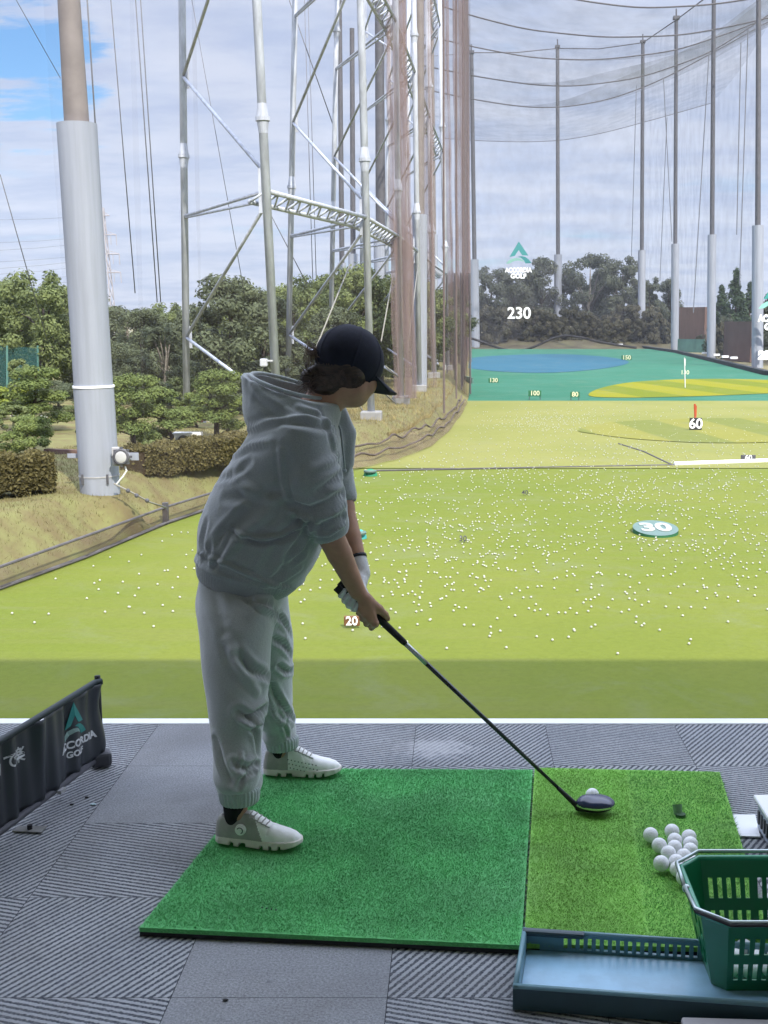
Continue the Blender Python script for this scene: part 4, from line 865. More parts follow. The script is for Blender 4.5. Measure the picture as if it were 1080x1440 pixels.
board('pale yellow 100 board on two legs at the near edge of the teal turf', '100', 752, 562, 18, 8, M_yel, M_greenside, True, 9)
board('pale yellow 80 board on legs at the near edge of the teal turf', '80', 808.5, 563, 13, 7.5, M_yel, M_greenside, True, 9)
board('pale yellow 130 board left on the teal turf', '130', 694, 538, 14, 6, M_yel, M_greenside, False, 8)
board('pale yellow 150 board beside the blue oval', '150', 881, 506, 14, 6, M_yel, M_greenside, False, 8)
board('pale yellow 130 board under the white flag', '130', 963, 527, 14, 6, M_yel, None, False, 8)
def flag(label, px, ybase, ytop, col, r):
    b = G(px, ybase, FZ + .04); t = W(px - 1, ytop, b[1]); e = empty('flag_stick', b, label, 'flag', 'flag sticks on the greens')
    MB().tube([b, t], r, 6).build('stick', col, e); q = MB(); n = 8
    rows = [[t + np.array([s * .10, .03 * math.sin(s * 6), -f * .5 - .1 * s]) for s in np.linspace(0, 1, n)] for f in np.linspace(0, 1, 5)]
    grid_surface(rows, 'flag_cloth', col, e)
flag('orange red flag stick behind the black framed 60 board', 978, 596, 568, mat('orange_flag', (0.374, 0.068, 0.0272), .6, .05, 3), .05)
flag('white flag stick rising on the far striped green', 963.5, 545, 503, mat('white_flag', (0.51, 0.5168, 0.5304), .6, .05, 3), .04)
# large tilted pad with 30
b = G(928, 757, FZ); e = empty('target_pad', b, 'pale teal oval pad with white 30 figures tilted on the turf', 'target'); tl = R(5)
ux = np.array([1, 0, 0]); uy = np.array([0, math.cos(tl), math.sin(tl)]); un = np.array([0, -math.sin(tl), math.cos(tl)]); c = b + np.array([0.02, .75, .11]); q = MB(); n = 40; rx, ry = .51, .70
v = [c + ux * rx * math.cos(t) + uy * ry * math.sin(t) for t in np.linspace(0, 2 * math.pi, n, endpoint=False)]
q.add(v, [tuple(range(n))]); q.build('pad', M_pale, e)
q = MB(); vb = [np.array([p[0] * 1.0, p[1], FZ]) for p in v]; q.add([p - un * .004 for p in v] + vb, [(i, (i + 1) % n, n + (i + 1) % n, n + i) for i in range(n)]); q.build('side_skirt', M_greenside, e)
lettering('figures', '30', .72, mat('pad_lettering', (.30, .33, .31), .6, .05, 4), e, c + un * .01, ux, uy * 1.35, un, .006, .03)
def dome(label, px, ybase, w, h, m):
    b = G(px, ybase, FZ); k = b[1] / FPX; e = empty('target_dome', b, label, 'target'); q = MB(); n = 24; Rw = w * k / 2
    for i in range(5): pass
    rows = [[b + np.array([Rw * math.cos(a) * math.cos(t), Rw * math.sin(a) * math.cos(t), h * k * math.sin(t)]) for a in np.linspace(0, 2 * math.pi, n)] for t in np.linspace(0, math.pi / 2, 7)]
    o = grid_surface(rows, 'dome', m, e); q.tube([b + np.array([Rw * .72 * math.cos(t), Rw * .72 * math.sin(t) - .1, h * k * .72]) for t in np.linspace(math.pi, 2 * math.pi, 12)], .05, 6); q.build('rim_band', M_pale, e)
dome('dark green dome target at the left end of the turf seam', 521, 669, 20, 10, M_target); dome('teal target dome seen just right of the golfer forearm', 506, 757, 20, 13, M_tteal)
# small things on the field
# balls: the nearest 300 one by one, the rest as one mass
def ico(r):
    bm = bmesh.new(); bmesh.ops.create_icosphere(bm, subdivisions=2, radius=r); me = bpy.data.meshes.new('golf_ball'); bm.to_mesh(me); bm.free(); me.materials.append(MATS['worn_dimmed_ball_cover'])
    for p in me.polygons: p.use_smooth = True
    return me
BR = .0214
M_fball = mat('worn_dimmed_ball_cover', (0.36, 0.37, 0.31), 0.5, 0.1, 9); fball = ico(BR); P = []  # aged cover, its colour also lowered against the strong sun
def inside(x, y): return x > XE(y) + .5 and x < min(XR(y) - 1, (1090 - PX) / FPX * y)
while len(P) < 1750:
    yp = 575 + 360 * rng.beta(1.35, 2.6); xp = rng.uniform(-20, 1095)
    q = G(xp, yp, FZ)
    if rng.uniform() > .25 + .75 * np.clip((xp - 250) / 350, 0, 1) : continue
    if inside(q[0], q[1]) and not (905 < xp < 955 and 735 < yp < 760): P.append(q)
for (cx, cy, n, sx, sy) in ((770, 592, 260, 45, 9), (868, 634, 90, 70, 9), (620, 740, 40, 30, 14), (870, 700, 90, 40, 14), (745, 668, 90, 60, 10), (1000, 680, 120, 90, 16), (700, 760, 70, 60, 26), (1030, 745, 50, 50, 25), (850, 585, 90, 90, 8), (560, 800, 40, 60, 30), (930, 760, 30, 25, 8)):
    for _ in range(n):
        q = G(rng.normal(cx, sx), np.clip(rng.normal(cy, sy), 568, 932), FZ)
        if inside(q[0], q[1]): P.append(q)
P = np.array(P); P = P[np.argsort(P[:, 1])]; keep = []
for p in P:
    p[2] = (FZ if p[1] < Y_A else FZ + .02 if p[1] < Y_B else FZ + .02) + BR * .9
for i, p in enumerate(P[:300]):
    o = bpy.data.objects.new('golf_ball', fball); COL.objects.link(o); o.location = p; tag(o, 'white golf ball lying loose on the yellow green turf of the range', 'golf ball', 'balls scattered over the field')
rest = P[300:]; bm = bmesh.new(); bmesh.ops.create_icosphere(bm, subdivisions=1, radius=BR); bm.verts.ensure_lookup_table(); bv = np.array([v.co[:] for v in bm.verts]); bf = np.array([[v.index for v in f.verts] for f in bm.faces]); bm.free()
V = (rest[:, None, :] + bv[None]).reshape(-1, 3); F = (np.arange(len(rest))[:, None, None] * len(bv) + bf[None]).reshape(-1, 3)
tag(link('far_golf_balls', np_mesh('far_golf_balls', V, F, M_fball, True)), 'hundreds of white golf balls strewn over the farther turf', 'golf balls', 'balls scattered over the field', 'stuff')

# ------------------------------------------------------------------ inside the bay: mats, tray, basket, balls, banner
MZ = 0.03
def turf_mat_thing(name, label, corners, colA, colB, seam=None, n=60000, cat='mat'):
    """rubber backed artificial turf mat: base slab and a pile of short fibres. corners: far left, near left, near right, far right"""
    fl, nl, nr, fr = [Vector(c) for c in corners]; e = empty(name, (nl + fr) / 2 * 1.0, label, cat); e.location.z = 0
    q = MB(); dn = Vector((0, 0, -1)); lo = [Vector((c.x, c.y, 0.001)) for c in (nl, nr, fr, fl)]; up = [Vector((c.x, c.y, 0.012)) for c in (nl, nr, fr, fl)]
    q.add(lo + up, [(0, 1, 2, 3), (7, 6, 5, 4), (0, 4, 5, 1), (1, 5, 6, 2), (2, 6, 7, 3), (3, 7, 4, 0)]); q.build('rubber_base', M_black, e)
    q = MB(); a = [Vector((c.x, c.y, 0.0125)) for c in (nl, nr, fr, fl)]; b = [Vector((c.x, c.y, MZ - .006)) for c in (nl, nr, fr, fl)]
    q.add(a + b, [(0, 1, 2, 3), (7, 6, 5, 4), (0, 4, 5, 1), (1, 5, 6, 2), (2, 6, 7, 3), (3, 7, 4, 0)])
    def tm(nm, c, attr):
        m = bpy.data.materials.new(nm); m.use_nodes = True; T = NT(m.node_tree); bs = m.node_tree.nodes['Principled BSDF']; P = T.n('ShaderNodeTexCoord').outputs['Object']
        n1 = T.n('ShaderNodeTexNoise', inp={'Scale': 5, 'Detail': 6}); T.l(P, n1.inputs['Vector']); n2 = T.n('ShaderNodeTexNoise', inp={'Scale': 110, 'Detail': 4, 'Roughness': .8}); T.l(P, n2.inputs['Vector'])
        col = T.mix(T.ramp(n1.outputs[0], .3, .7), tuple(x * .82 for x in c), tuple(x * 1.12 for x in c)); f = T.ramp(n2.outputs[0], .3, .7)
        if attr: at = T.n('ShaderNodeAttribute', attribute_name='shade'); f = at.outputs['Fac']
        col = T.mix(f, T.mix(1.0, col, (.80, .80, .78), 'MULTIPLY'), T.mix(1.0, col, (1.16, 1.16, 1.16), 'MULTIPLY'))
        wr = T.n('ShaderNodeTexNoise', inp={'Scale': 2.6, 'Detail': 4}); T.l(P, wr.inputs['Vector']); col = T.mix(T.math('MULTIPLY', T.ramp(wr.outputs[0], .50, .70), .5), col, tuple(x * .85 + .055 for x in c))
        T.l(col, bs.inputs['Base Color']); bs.inputs['Roughness'].default_value = .75; bs.inputs['Specular IOR Level'].default_value = .25; return m
    mA = tm(name + '_backing_a', colA, False); q.build('pile_backing', mA, e)
    groups = [(0, 1, colA)] if seam is None else [(0, seam, colA), (seam, 1, colB)]
    for gi, (u0, u1, c) in enumerate(groups):
        m_ = int(n * (u1 - u0)); rows = 110; u = rng.uniform(u0, u1, m_); v = rng.uniform(0, 1, m_)
        nfl, nfr, nnl, nnr = [np.array(x) for x in (fl, fr, nl, nr)]
        P = (nnl[None] * (1 - u)[:, None] + nnr[None] * u[:, None]) * (1 - v)[:, None] + (nfl[None] * (1 - u)[:, None] + nfr[None] * u[:, None]) * v[:, None]; P[:, 2] = MZ - .010
        wavy = .0025 * np.sin(v * rows * 2.2); ed = np.minimum.reduce([u - u0 + .0, u1 - u, v, 1 - v]); P[:, 2] -= np.where((ed < .004), .005, 0)
        a = rng.uniform(0, 2 * np.pi, m_); ln = rng.uniform(.006, .0115, m_); le = rng.normal(0, .8, (m_, 2)) + np.array([.0, -.25]); sd = np.stack([np.cos(a), np.sin(a), 0 * a], -1) * .0011
        tip = P + np.stack([le[:, 0] * ln, le[:, 1] * ln + wavy * .3, ln], -1); V = np.stack([P - sd, P + sd, tip], 1).reshape(-1, 3)
        o = link('turf_pile', np_mesh('turf_pile', V, np.arange(3 * m_).reshape(-1, 3), tm(name + '_pile_%d' % gi, c, True), attr=np.repeat(np.clip(rng.normal(.5, .25, m_) + .12 * np.sin(v * 300), 0, 1), 3)), e)
    return e
mc = dict(fl=G(378, 1078, MZ), nl=G(196, 1301, MZ), nr=G(733, 1326, MZ), fr=G(749, 1080, MZ))
turf_mat_thing('stance_mat', 'wide dark green stance mat under the golfer feet', (mc['fl'], mc['nl'], mc['nr'], mc['fr']), (.115, .44, .15), None, None, 190000)
sm = dict(fl=G(752, 1077, MZ), nl=G(737, 1324, MZ), nr=G(1088, 1331, MZ), fr=G(1012, 1083, MZ))
turf_mat_thing('hitting_mat', 'lighter lime green hitting mat with a seam and a tee hole, holding the balls', (sm['fl'], sm['nl'], sm['nr'], sm['fr']), (.215, .47, .085), (.14, .40, .09), .50, 110000)
# rubber tee cup
tc_ = G(957, 1146, MZ); e = empty('rubber_tee', tc_, 'small dark green rubber tee cup set in the hitting mat', 'tee')
q = MB(); q.tube([tc_ + [0, 0, -.008], tc_ + [0, 0, .004]], [.016, .015], 18); q.build('cup', mat('dark_green_rubber', (.03, .085, .03), .6, .2, 20), e)
q = MB(); q.tube([tc_ + [-.004, .016, -.005], tc_ + [-.006, .028, .022]], [.013, .015], 16, False); q.build('tube', mat('pale_green_rubber', (.16, .30, .16), .5, .15, 20), e)
# balls on the mat
bm = bmesh.new(); bmesh.ops.create_icosphere(bm, subdivisions=4, radius=.02135); bme = bpy.data.meshes.new('mat_ball'); bm.to_mesh(bme); bm.free(); bme.materials.append(M_ball)
for p in bme.polygons: p.use_smooth = True
bp = [(915, 1174), (945, 1169), (969, 1177), (971, 1187), (928, 1189), (949, 1182), (948, 1192), (971, 1196), (940, 1200), (962, 1205), (951, 1212), (930, 1214), (953, 1222), (973, 1213), (962, 1234)]
pts = np.array([G(x, y, MZ + .0213) for x, y in bp])
for _ in range(200):
    for i in range(len(pts)):
        for j in range(i):
            d = pts[i] - pts[j]; L = np.linalg.norm(d)
            if L < .0432: k = d / (L + 1e-9) * (.0432 - L) * .5; pts[i] += k; pts[j] -= k
bl = ['lone ball at the far left of the ball cluster on the mat', 'ball at the far end of the cluster, nearest the tee cup', 'rightmost ball of the far end of the cluster', 'second ball down the right side of the cluster', 'ball at the left of the cluster, just nearer than the lone one', 'ball inside the cluster behind three others', 'ball in the middle of the cluster', 'third ball down the right side of the cluster', 'ball in the left middle of the cluster above the large pair', 'ball right of the middle in the cluster', 'ball in the cluster touching four others, lower middle', 'leftmost ball at the near side of the cluster', 'ball at the near side, right of the leftmost near one', 'ball half hidden behind the basket corner', 'nearest ball of the cluster beside the basket rim']
for p, lb in zip(pts, bl):
    o = bpy.data.objects.new('golf_ball', bme); COL.objects.link(o); o.location = p; o.rotation_euler = rng.uniform(0, 6, 3); tag(o, 'white golf ball, ' + lb, 'golf ball', 'balls gathered on the hitting mat')
teeb = W(833, 1118, G(829, 1139, MZ)[1] + .075); o = bpy.data.objects.new('golf_ball', bme); COL.objects.link(o); o.location = teeb; tag(o, 'white golf ball teed just behind the club head', 'golf ball')
q = MB(); q.tube([v_ := teeb * [1, 1, 0] + [0, 0, MZ], teeb + [0, 0, -.0195]], [.006, .009], 12); tag(q.build('tee', M_white), 'short white tee under the ball by the club head', 'tee')

# ball tray
M_tray = mat('blue_grey_tray', (.27, .47, .62), .32, .10, 14, spec=.5, bump=.06, bscale=60); M_trayrim = mat('dark_lip_shaded_front', (.025, .06, .075), .4, .12, 6, spec=.5)  # front wall's shade is put into the dark teal; the lip itself is dark
TL = Vector(G(735, 1309, .05)); TFL = Vector(G(723, 1392, .05)); bx_ = (Vector(G(990, 1326, .05)) - TL); bx_.z = 0; bx_.normalize(); by_ = Vector((bx_.y, -bx_.x, 0)); dep = (TFL - TL).dot(by_); LEN = .62
e = empty('ball_tray', TL, 'long blue grey plastic ball tray with slotted back wall lying before the mats', 'tray'); z0 = Vector((TL.x, TL.y, 0.003))
pt = lambda u, v, z: z0 + bx_ * u + by_ * v + Vector((0, 0, z))
q = MB(); q.slab(pt(.012, .012, .0), pt(LEN - .012, .012, 0), pt(LEN - .012, dep - .012, 0), pt(.012, dep - .012, 0), (0, 0, .006)); q.build('floor', M_tray, e)
us = [0, .14] + list(np.linspace(.16, .98, 54)) + [1.0]
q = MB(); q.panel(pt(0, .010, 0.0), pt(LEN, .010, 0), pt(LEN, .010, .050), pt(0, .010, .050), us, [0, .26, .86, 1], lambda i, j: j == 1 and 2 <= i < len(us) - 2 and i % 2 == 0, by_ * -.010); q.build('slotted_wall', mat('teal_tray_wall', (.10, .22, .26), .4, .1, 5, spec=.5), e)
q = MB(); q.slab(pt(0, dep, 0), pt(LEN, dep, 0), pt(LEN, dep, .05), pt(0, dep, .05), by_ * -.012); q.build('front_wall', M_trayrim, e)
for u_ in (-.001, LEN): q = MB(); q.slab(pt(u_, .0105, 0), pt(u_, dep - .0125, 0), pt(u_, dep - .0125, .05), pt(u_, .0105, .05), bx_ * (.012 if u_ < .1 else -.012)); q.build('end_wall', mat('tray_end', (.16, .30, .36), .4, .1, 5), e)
q_unused = 0 #, pt(-.001, dep - .0125, 0), pt(-.001, dep - .0125, .05), pt(-.001, .0105, .05), bx_ * .012); q.slab(pt(LEN, .0105, 0), pt(LEN, dep - .0125, 0), pt(LEN, dep - .0125, .05), pt(LEN, .0105, .05), bx_ * -.012); q.build('end_wall', mat('tray_end', (.16, .30, .36), .4, .1, 5), e)
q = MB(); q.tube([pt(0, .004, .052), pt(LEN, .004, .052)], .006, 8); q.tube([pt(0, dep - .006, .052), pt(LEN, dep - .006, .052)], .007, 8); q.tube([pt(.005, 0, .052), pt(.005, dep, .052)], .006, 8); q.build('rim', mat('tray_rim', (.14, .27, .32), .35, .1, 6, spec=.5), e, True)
q = MB(); q.box(pt(.075, .012, .052), (.15, .022, .016), Matrix.Rotation(math.atan2(bx_.y, bx_.x), 3, 'Z'), .007); q.build('lip', M_trayrim, e)

# green ball basket with wire bails, standing in the tray
M_bask = mat('green_basket_plastic', (.008, .155, .062), .32, .08, 4, spec=.5); M_wire = mat('silver_wire', (.45, .52, .52), .3, .05, 10, metal=.6)
BH = .205; BZ = .010
def ring(z, px_l, yb_, yf, w_, ch):
    """octagon: left x, back y, front y, width, corner cut"""
    x0, x1 = px_l, px_l + w_; return [Vector(p) for p in ((x0 + ch, yf, z), (x1 - ch, yf, z), (x1, yf + ch, z), (x1, yb_ - ch, z), (x1 - ch, yb_, z), (x0 + ch, yb_, z), (x0, yb_ - ch, z), (x0, yf + ch, z))]
rb_ = G(1003, 1207, BZ + BH); rf_ = G(1020, 1299, BZ + BH); rl_ = G(969, 1245, BZ + BH); bb_ = G(1014, 1393, BZ)
top_r = ring(BZ + BH, rl_[0], rb_[1], rf_[1], .36, .052)
bot_r = ring(BZ, bb_[0] - .016, rb_[1] - .035, bb_[1], .29, .028)
e = empty('ball_basket', (top_r[0] + top_r[4]) / 2 - Vector((0, 0, BH)), 'green plastic slotted ball basket with silver wire handles standing in the tray', 'basket')
q = MB()
cen = sum(top_r, Vector()) / 8
for i in range(8):
    A, B, C, D = bot_r[i], bot_r[(i + 1) % 8], top_r[(i + 1) % 8], top_r[i]; nrm = ((B - A).cross(D - A)).normalized()
    if nrm.dot(cen - (A + C) / 2) < 0: nrm = -nrm
    long = i in (0, 4)
    if long or i in (2, 6):
        us = [0.0]; k = 5 if long else 3; g = 2 if long else 1
        spans = ([(.06, .46), (.54, .94)] if long else [(.15, .85)])
        for a, b in spans:
            w_ = (b - a) / (2 * k - 1)
            for s in range(k): us += [a + 2 * s * w_, a + (2 * s + 1) * w_]
        us.append(1.0); vs = [0, .16, .40, .54, .78, 1.0]
        q.panel(A, B, C, D, us, vs, lambda ii, jj: ii % 2 == 1 and jj in (1, 3), nrm * .003)
    else: q.slab(A, B, C, D, nrm * .003)
q.build('body', M_bask, e)
q = MB(); q.add([p + Vector((0, 0, .001)) for p in bot_r] + [p + Vector((0, 0, .004)) for p in bot_r], [tuple(range(8)), tuple(range(15, 7, -1))] + [(i, (i + 1) % 8, 8 + (i + 1) % 8, 8 + i) for i in range(8)]); q.build('bottom', M_bask, e)
q = MB(); tr_ = [p + (p - cen).normalized() * .003 for p in top_r]; q.tube(tr_ + [tr_[0], tr_[1]], .0075, 10); q.build('rim', mat('green_rim_plastic', (.03, .25, .14), .25, .05, 4, spec=.6), e, True)
for s in (1, 0):
    P = [Vector(p) for p in (top_r[7 if s == 0 else 6], top_r[0 if s == 0 else 5], top_r[1 if s == 0 else 4], top_r[2 if s == 0 else 3])]
    mid0 = (top_r[6] + top_r[7]) / 2; mid1 = (top_r[2] + top_r[3]) / 2; up = Vector((0, 0, .012)); ow = Vector((0, -.016 if s == 0 else .016, 0))
    pth = [mid0 + up * .6 - Vector((.014, 0, 0)), P[0] + up + ow * .3 - Vector((.012, 0, 0)), P[1] + up + ow, P[2] + up + ow, P[3] + up + ow * .3 + Vector((.012, 0, 0)), mid1 + up * .6 + Vector((.014, 0, 0))]
    q = MB(); q.tube(pth, .0042, 10); q.build('wire_handle', M_wire, e, True); q = MB(); q.tube([p + Vector((0, 0, -.0052)) + ow * .35 for p in pth], .0036, 8); q.build('handle_sleeve', M_black, e, True)
q = MB(); q.sphere(mid0 + Vector((-.010, 0, .002)), .010, 12, 8); q.build('handle_pivot', M_wire, e, True)
for i, (dx, dy) in enumerate(((.045, .05), (.092, .045), (.14, .05), (.07, .095), (.118, .09), (.19, .05), (.05, .14), (.165, .1), (.1, .14))):
    o = bpy.data.objects.new('golf_ball', bme); COL.objects.link(o); o.location = (bot_r[7].x + dx, bot_r[0].y + dy, BZ + .026); tag(o, 'white golf ball inside the green basket, glimpsed through the slots', 'golf ball', 'balls inside the basket')

# white plate and dispenser at the right edge
pl = [G(1029, 1147, .004), G(1062, 1147, .004), G(1069, 1178, .004), G(1040, 1177, .004)]
q = MB(); q.slab(*[Vector(p) for p in pl[::-1]], (0, 0, .004)); tag(q.build('white_plate', M_white), 'flat white plate on the carpet right of the hitting mat', 'plate')
d0 = Vector(G(1077, 1196, 0)); e = empty('ball_dispenser', d0, 'white and grey ball machine cut off by the right frame edge', 'machine')
MB().box(d0 + Vector((.16, .075, .048)), (.30, .15, .09), bev=.008).build('case', mat('blue_grey_case', (.36, .40, .48), .45, .06, 4), e)
MB().box(d0 + Vector((.158, .075, .1)), (.32, .17, .012), bev=.005).build('lid', M_white, e)
for k in range(4): MB().box(d0 + Vector((.0085, .025 + .033 * k, .048)), (.006, .014, .04)).build('vent', M_dark, e)
pc_ = [G(963, 1436, .03), G(1075, 1441, .03)]; q = MB(); q.box(Vector(pc_[0]) + Vector((.11, -.06, -.012)), (.24, .13, .034), Matrix.Rotation(-.05, 3, 'Z'), .006); tag(q.build('plastic_case', mat('pale_grey_case', (.34, .33, .34), .5, .05, 5)), 'pale grey case edge on the carpet at the bottom frame edge', 'case')
# specks of litter on the carpet
for i, (x, y, c, lb) in enumerate(((131, 1131, (.45, .6, .62), 'pale bit of litter on the carpet beside the black banner'), (122, 1121, (.02, .02, .02), 'dark crumb on the carpet beside the black banner'), (101, 1131, (.02, .02, .02), 'dark crumb under the black banner edge'), (317, 1406, (.02, .02, .02), 'tiny dark crumb on the plain carpet tile'))):
    p = G(x, y, .003); q = MB(); q.sphere(p, .006 if c[0] > .1 else .0045, 8, 6, (1.6, 1, .5)); tag(q.build('litter', mat('litter_%s' % ['a', 'b', 'b', 'b'][i], c, .8)), lb, 'litter')

# black banner partition at the left
A_ = Vector(G(142, 1075, 0)); B_ = Vector(G(0, 1184, 0)); bd_ = (B_ - A_); blen = bd_.length; bd_.normalize(); bn_ = Vector((-bd_.y, bd_.x, 0));
if bn_.x < 0: bn_ = -bn_
def banner_sh(px, py):
    d = Vector(ray(px, py)); o = Vector((0, 0, CAMZ)); t = (A_ - o).dot(bn_) / d.dot(bn_); p = o + d * t; return (p - A_).dot(bd_), p.z
HB = banner_sh(142, 952)[1]; print('banner', HB, banner_sh(0, 1033), blen)
def bwave(s, h): return .010 * math.sin(s * 19 + 1.0) * (.35 + .65 * h / HB) + .006 * math.sin(s * 47 + h * 6) + .004 * math.sin(s * 83) + .012 * max(0, 1 - s / .12) * math.sin(h * 22)
def bmap(s, h, off=0.0): return A_ + bd_ * s + Vector((0, 0, h)) + bn_ * (bwave(s, h) + off)
e = empty('banner_partition', A_, 'low black vinyl banner with teal emblem and white lettering between the bays', 'banner')
M_vinyl = mat('black_vinyl', (.022, .027, .034), .42, .15, 3, spec=.5)
LB_ = 1.5; rows = [[tuple(bmap(s, .035 + (HB - .045) * f + (.03 * max(0, 1 - s / .07) if f < .05 else 0))) for s in np.linspace(0, LB_, 150)] for f in np.linspace(0, 1, 16)]
o = grid_surface(rows, 'vinyl_sheet', M_vinyl, e); md = o.modifiers.new('thickness', 'SOLIDIFY'); md.thickness = .003
q = MB(); q.tube([bmap(0, HB - .006), *[A_ + bd_ * s + Vector((0, 0, HB - .006)) for s in np.linspace(.02, LB_, 12)]], .011, 10); q.build('top_rail', mat('black_hem', (.018, .03, .033), .5, .1, 5), e, True)
q = MB(); q.tube([A_ + Vector((0, 0, .03)), A_ + bd_ * LB_ + Vector((0, 0, .03))], .011, 10); q.build('bottom_rail', M_dark, e, True)
q = MB(); q.tube([A_ - bd_ * .004 + Vector((0, 0, .0)), A_ - bd_ * .004 + Vector((0, 0, HB + .012))], .010, 10); q.build('end_post', M_black, e, True)
q = MB(); q.box(A_ + bd_ * .02 + Vector((.01, 0, .03)), (.07, .06, .05), Matrix.Rotation(.4, 3, 'Z'), .012); q.build('bracket', M_dark, e)
for x, y in ((116, 1080), (87, 1112)): p = G(x, y, .03); q = MB(); q.box(p, (.035, .012, .012), Matrix.Rotation(math.atan2(bd_.y, bd_.x), 3, 'Z')); q.build('clip', M_grey, e)
fp = G(42, 1167, .004); q = MB(); q.slab(Vector(G(17, 1170, .003)), Vector(G(58, 1172, .003)), Vector(G(66, 1163, .003)), Vector(G(27, 1163, .003)), (0, 0, .004)); q.build('foot_plate', mat('foot_plate_metal', (.20, .20, .19), .5, .2, 20), e)
q = MB(); q.tube([fp + [0, 0, 0], fp + [0, 0, .016]], .008, 8); q.build('foot_bolt', M_black, e)
def banner_text(name, txt, px0, px1, py0, py1, size, m, off=.0):
    s0, h0 = banner_sh(px0, py0); s1, h1 = banner_sh(px1, py1); me = text_mesh(txt, size, .0008, off); xs = [v.co.x for v in me.vertices]; w_ = max(xs) - min(xs); x0 = min(xs)
    for v in me.vertices:
        f = (v.co.x - x0) / w_; v.co = bmap(s0 + (s1 - s0) * f, h0 + (h1 - h0) * f + v.co.y, .004 + v.co.z)
    me.materials.clear(); me.materials.append(m); link(name, me, e)
M_blet = mat('banner_lettering', (.62, .63, .64), .6, .03, 5)
banner_text('lettering', 'ACCORDIA', 85, 131, 1058, 1031, .034, M_blet, .0010); banner_text('lettering', 'GOLF', 98, 116, 1064, 1053, .028, M_blet, .0008)
banner_text('lettering', '「アプリ」で楽', -62, 36, 1112, 1060, .052, M_blet, .0006)
s0, h0 = banner_sh(106, 1036)
s1 = banner_sh(93, 1040)[0]; s2 = banner_sh(119, 1040)[0]
emblem(((0, 0, 0), (1, 0, 0), (0, 1, 0), (0, 0, 1)), abs(s1 - s2), M_teal, mat('emblem_grey_green', (.22, .33, .30), .6, .05, 5), e, .0012, lambda c: bmap(s0 - c.x, h0 + c.y * .118 / (abs(s1 - s2) * .86), .004 + c.z))

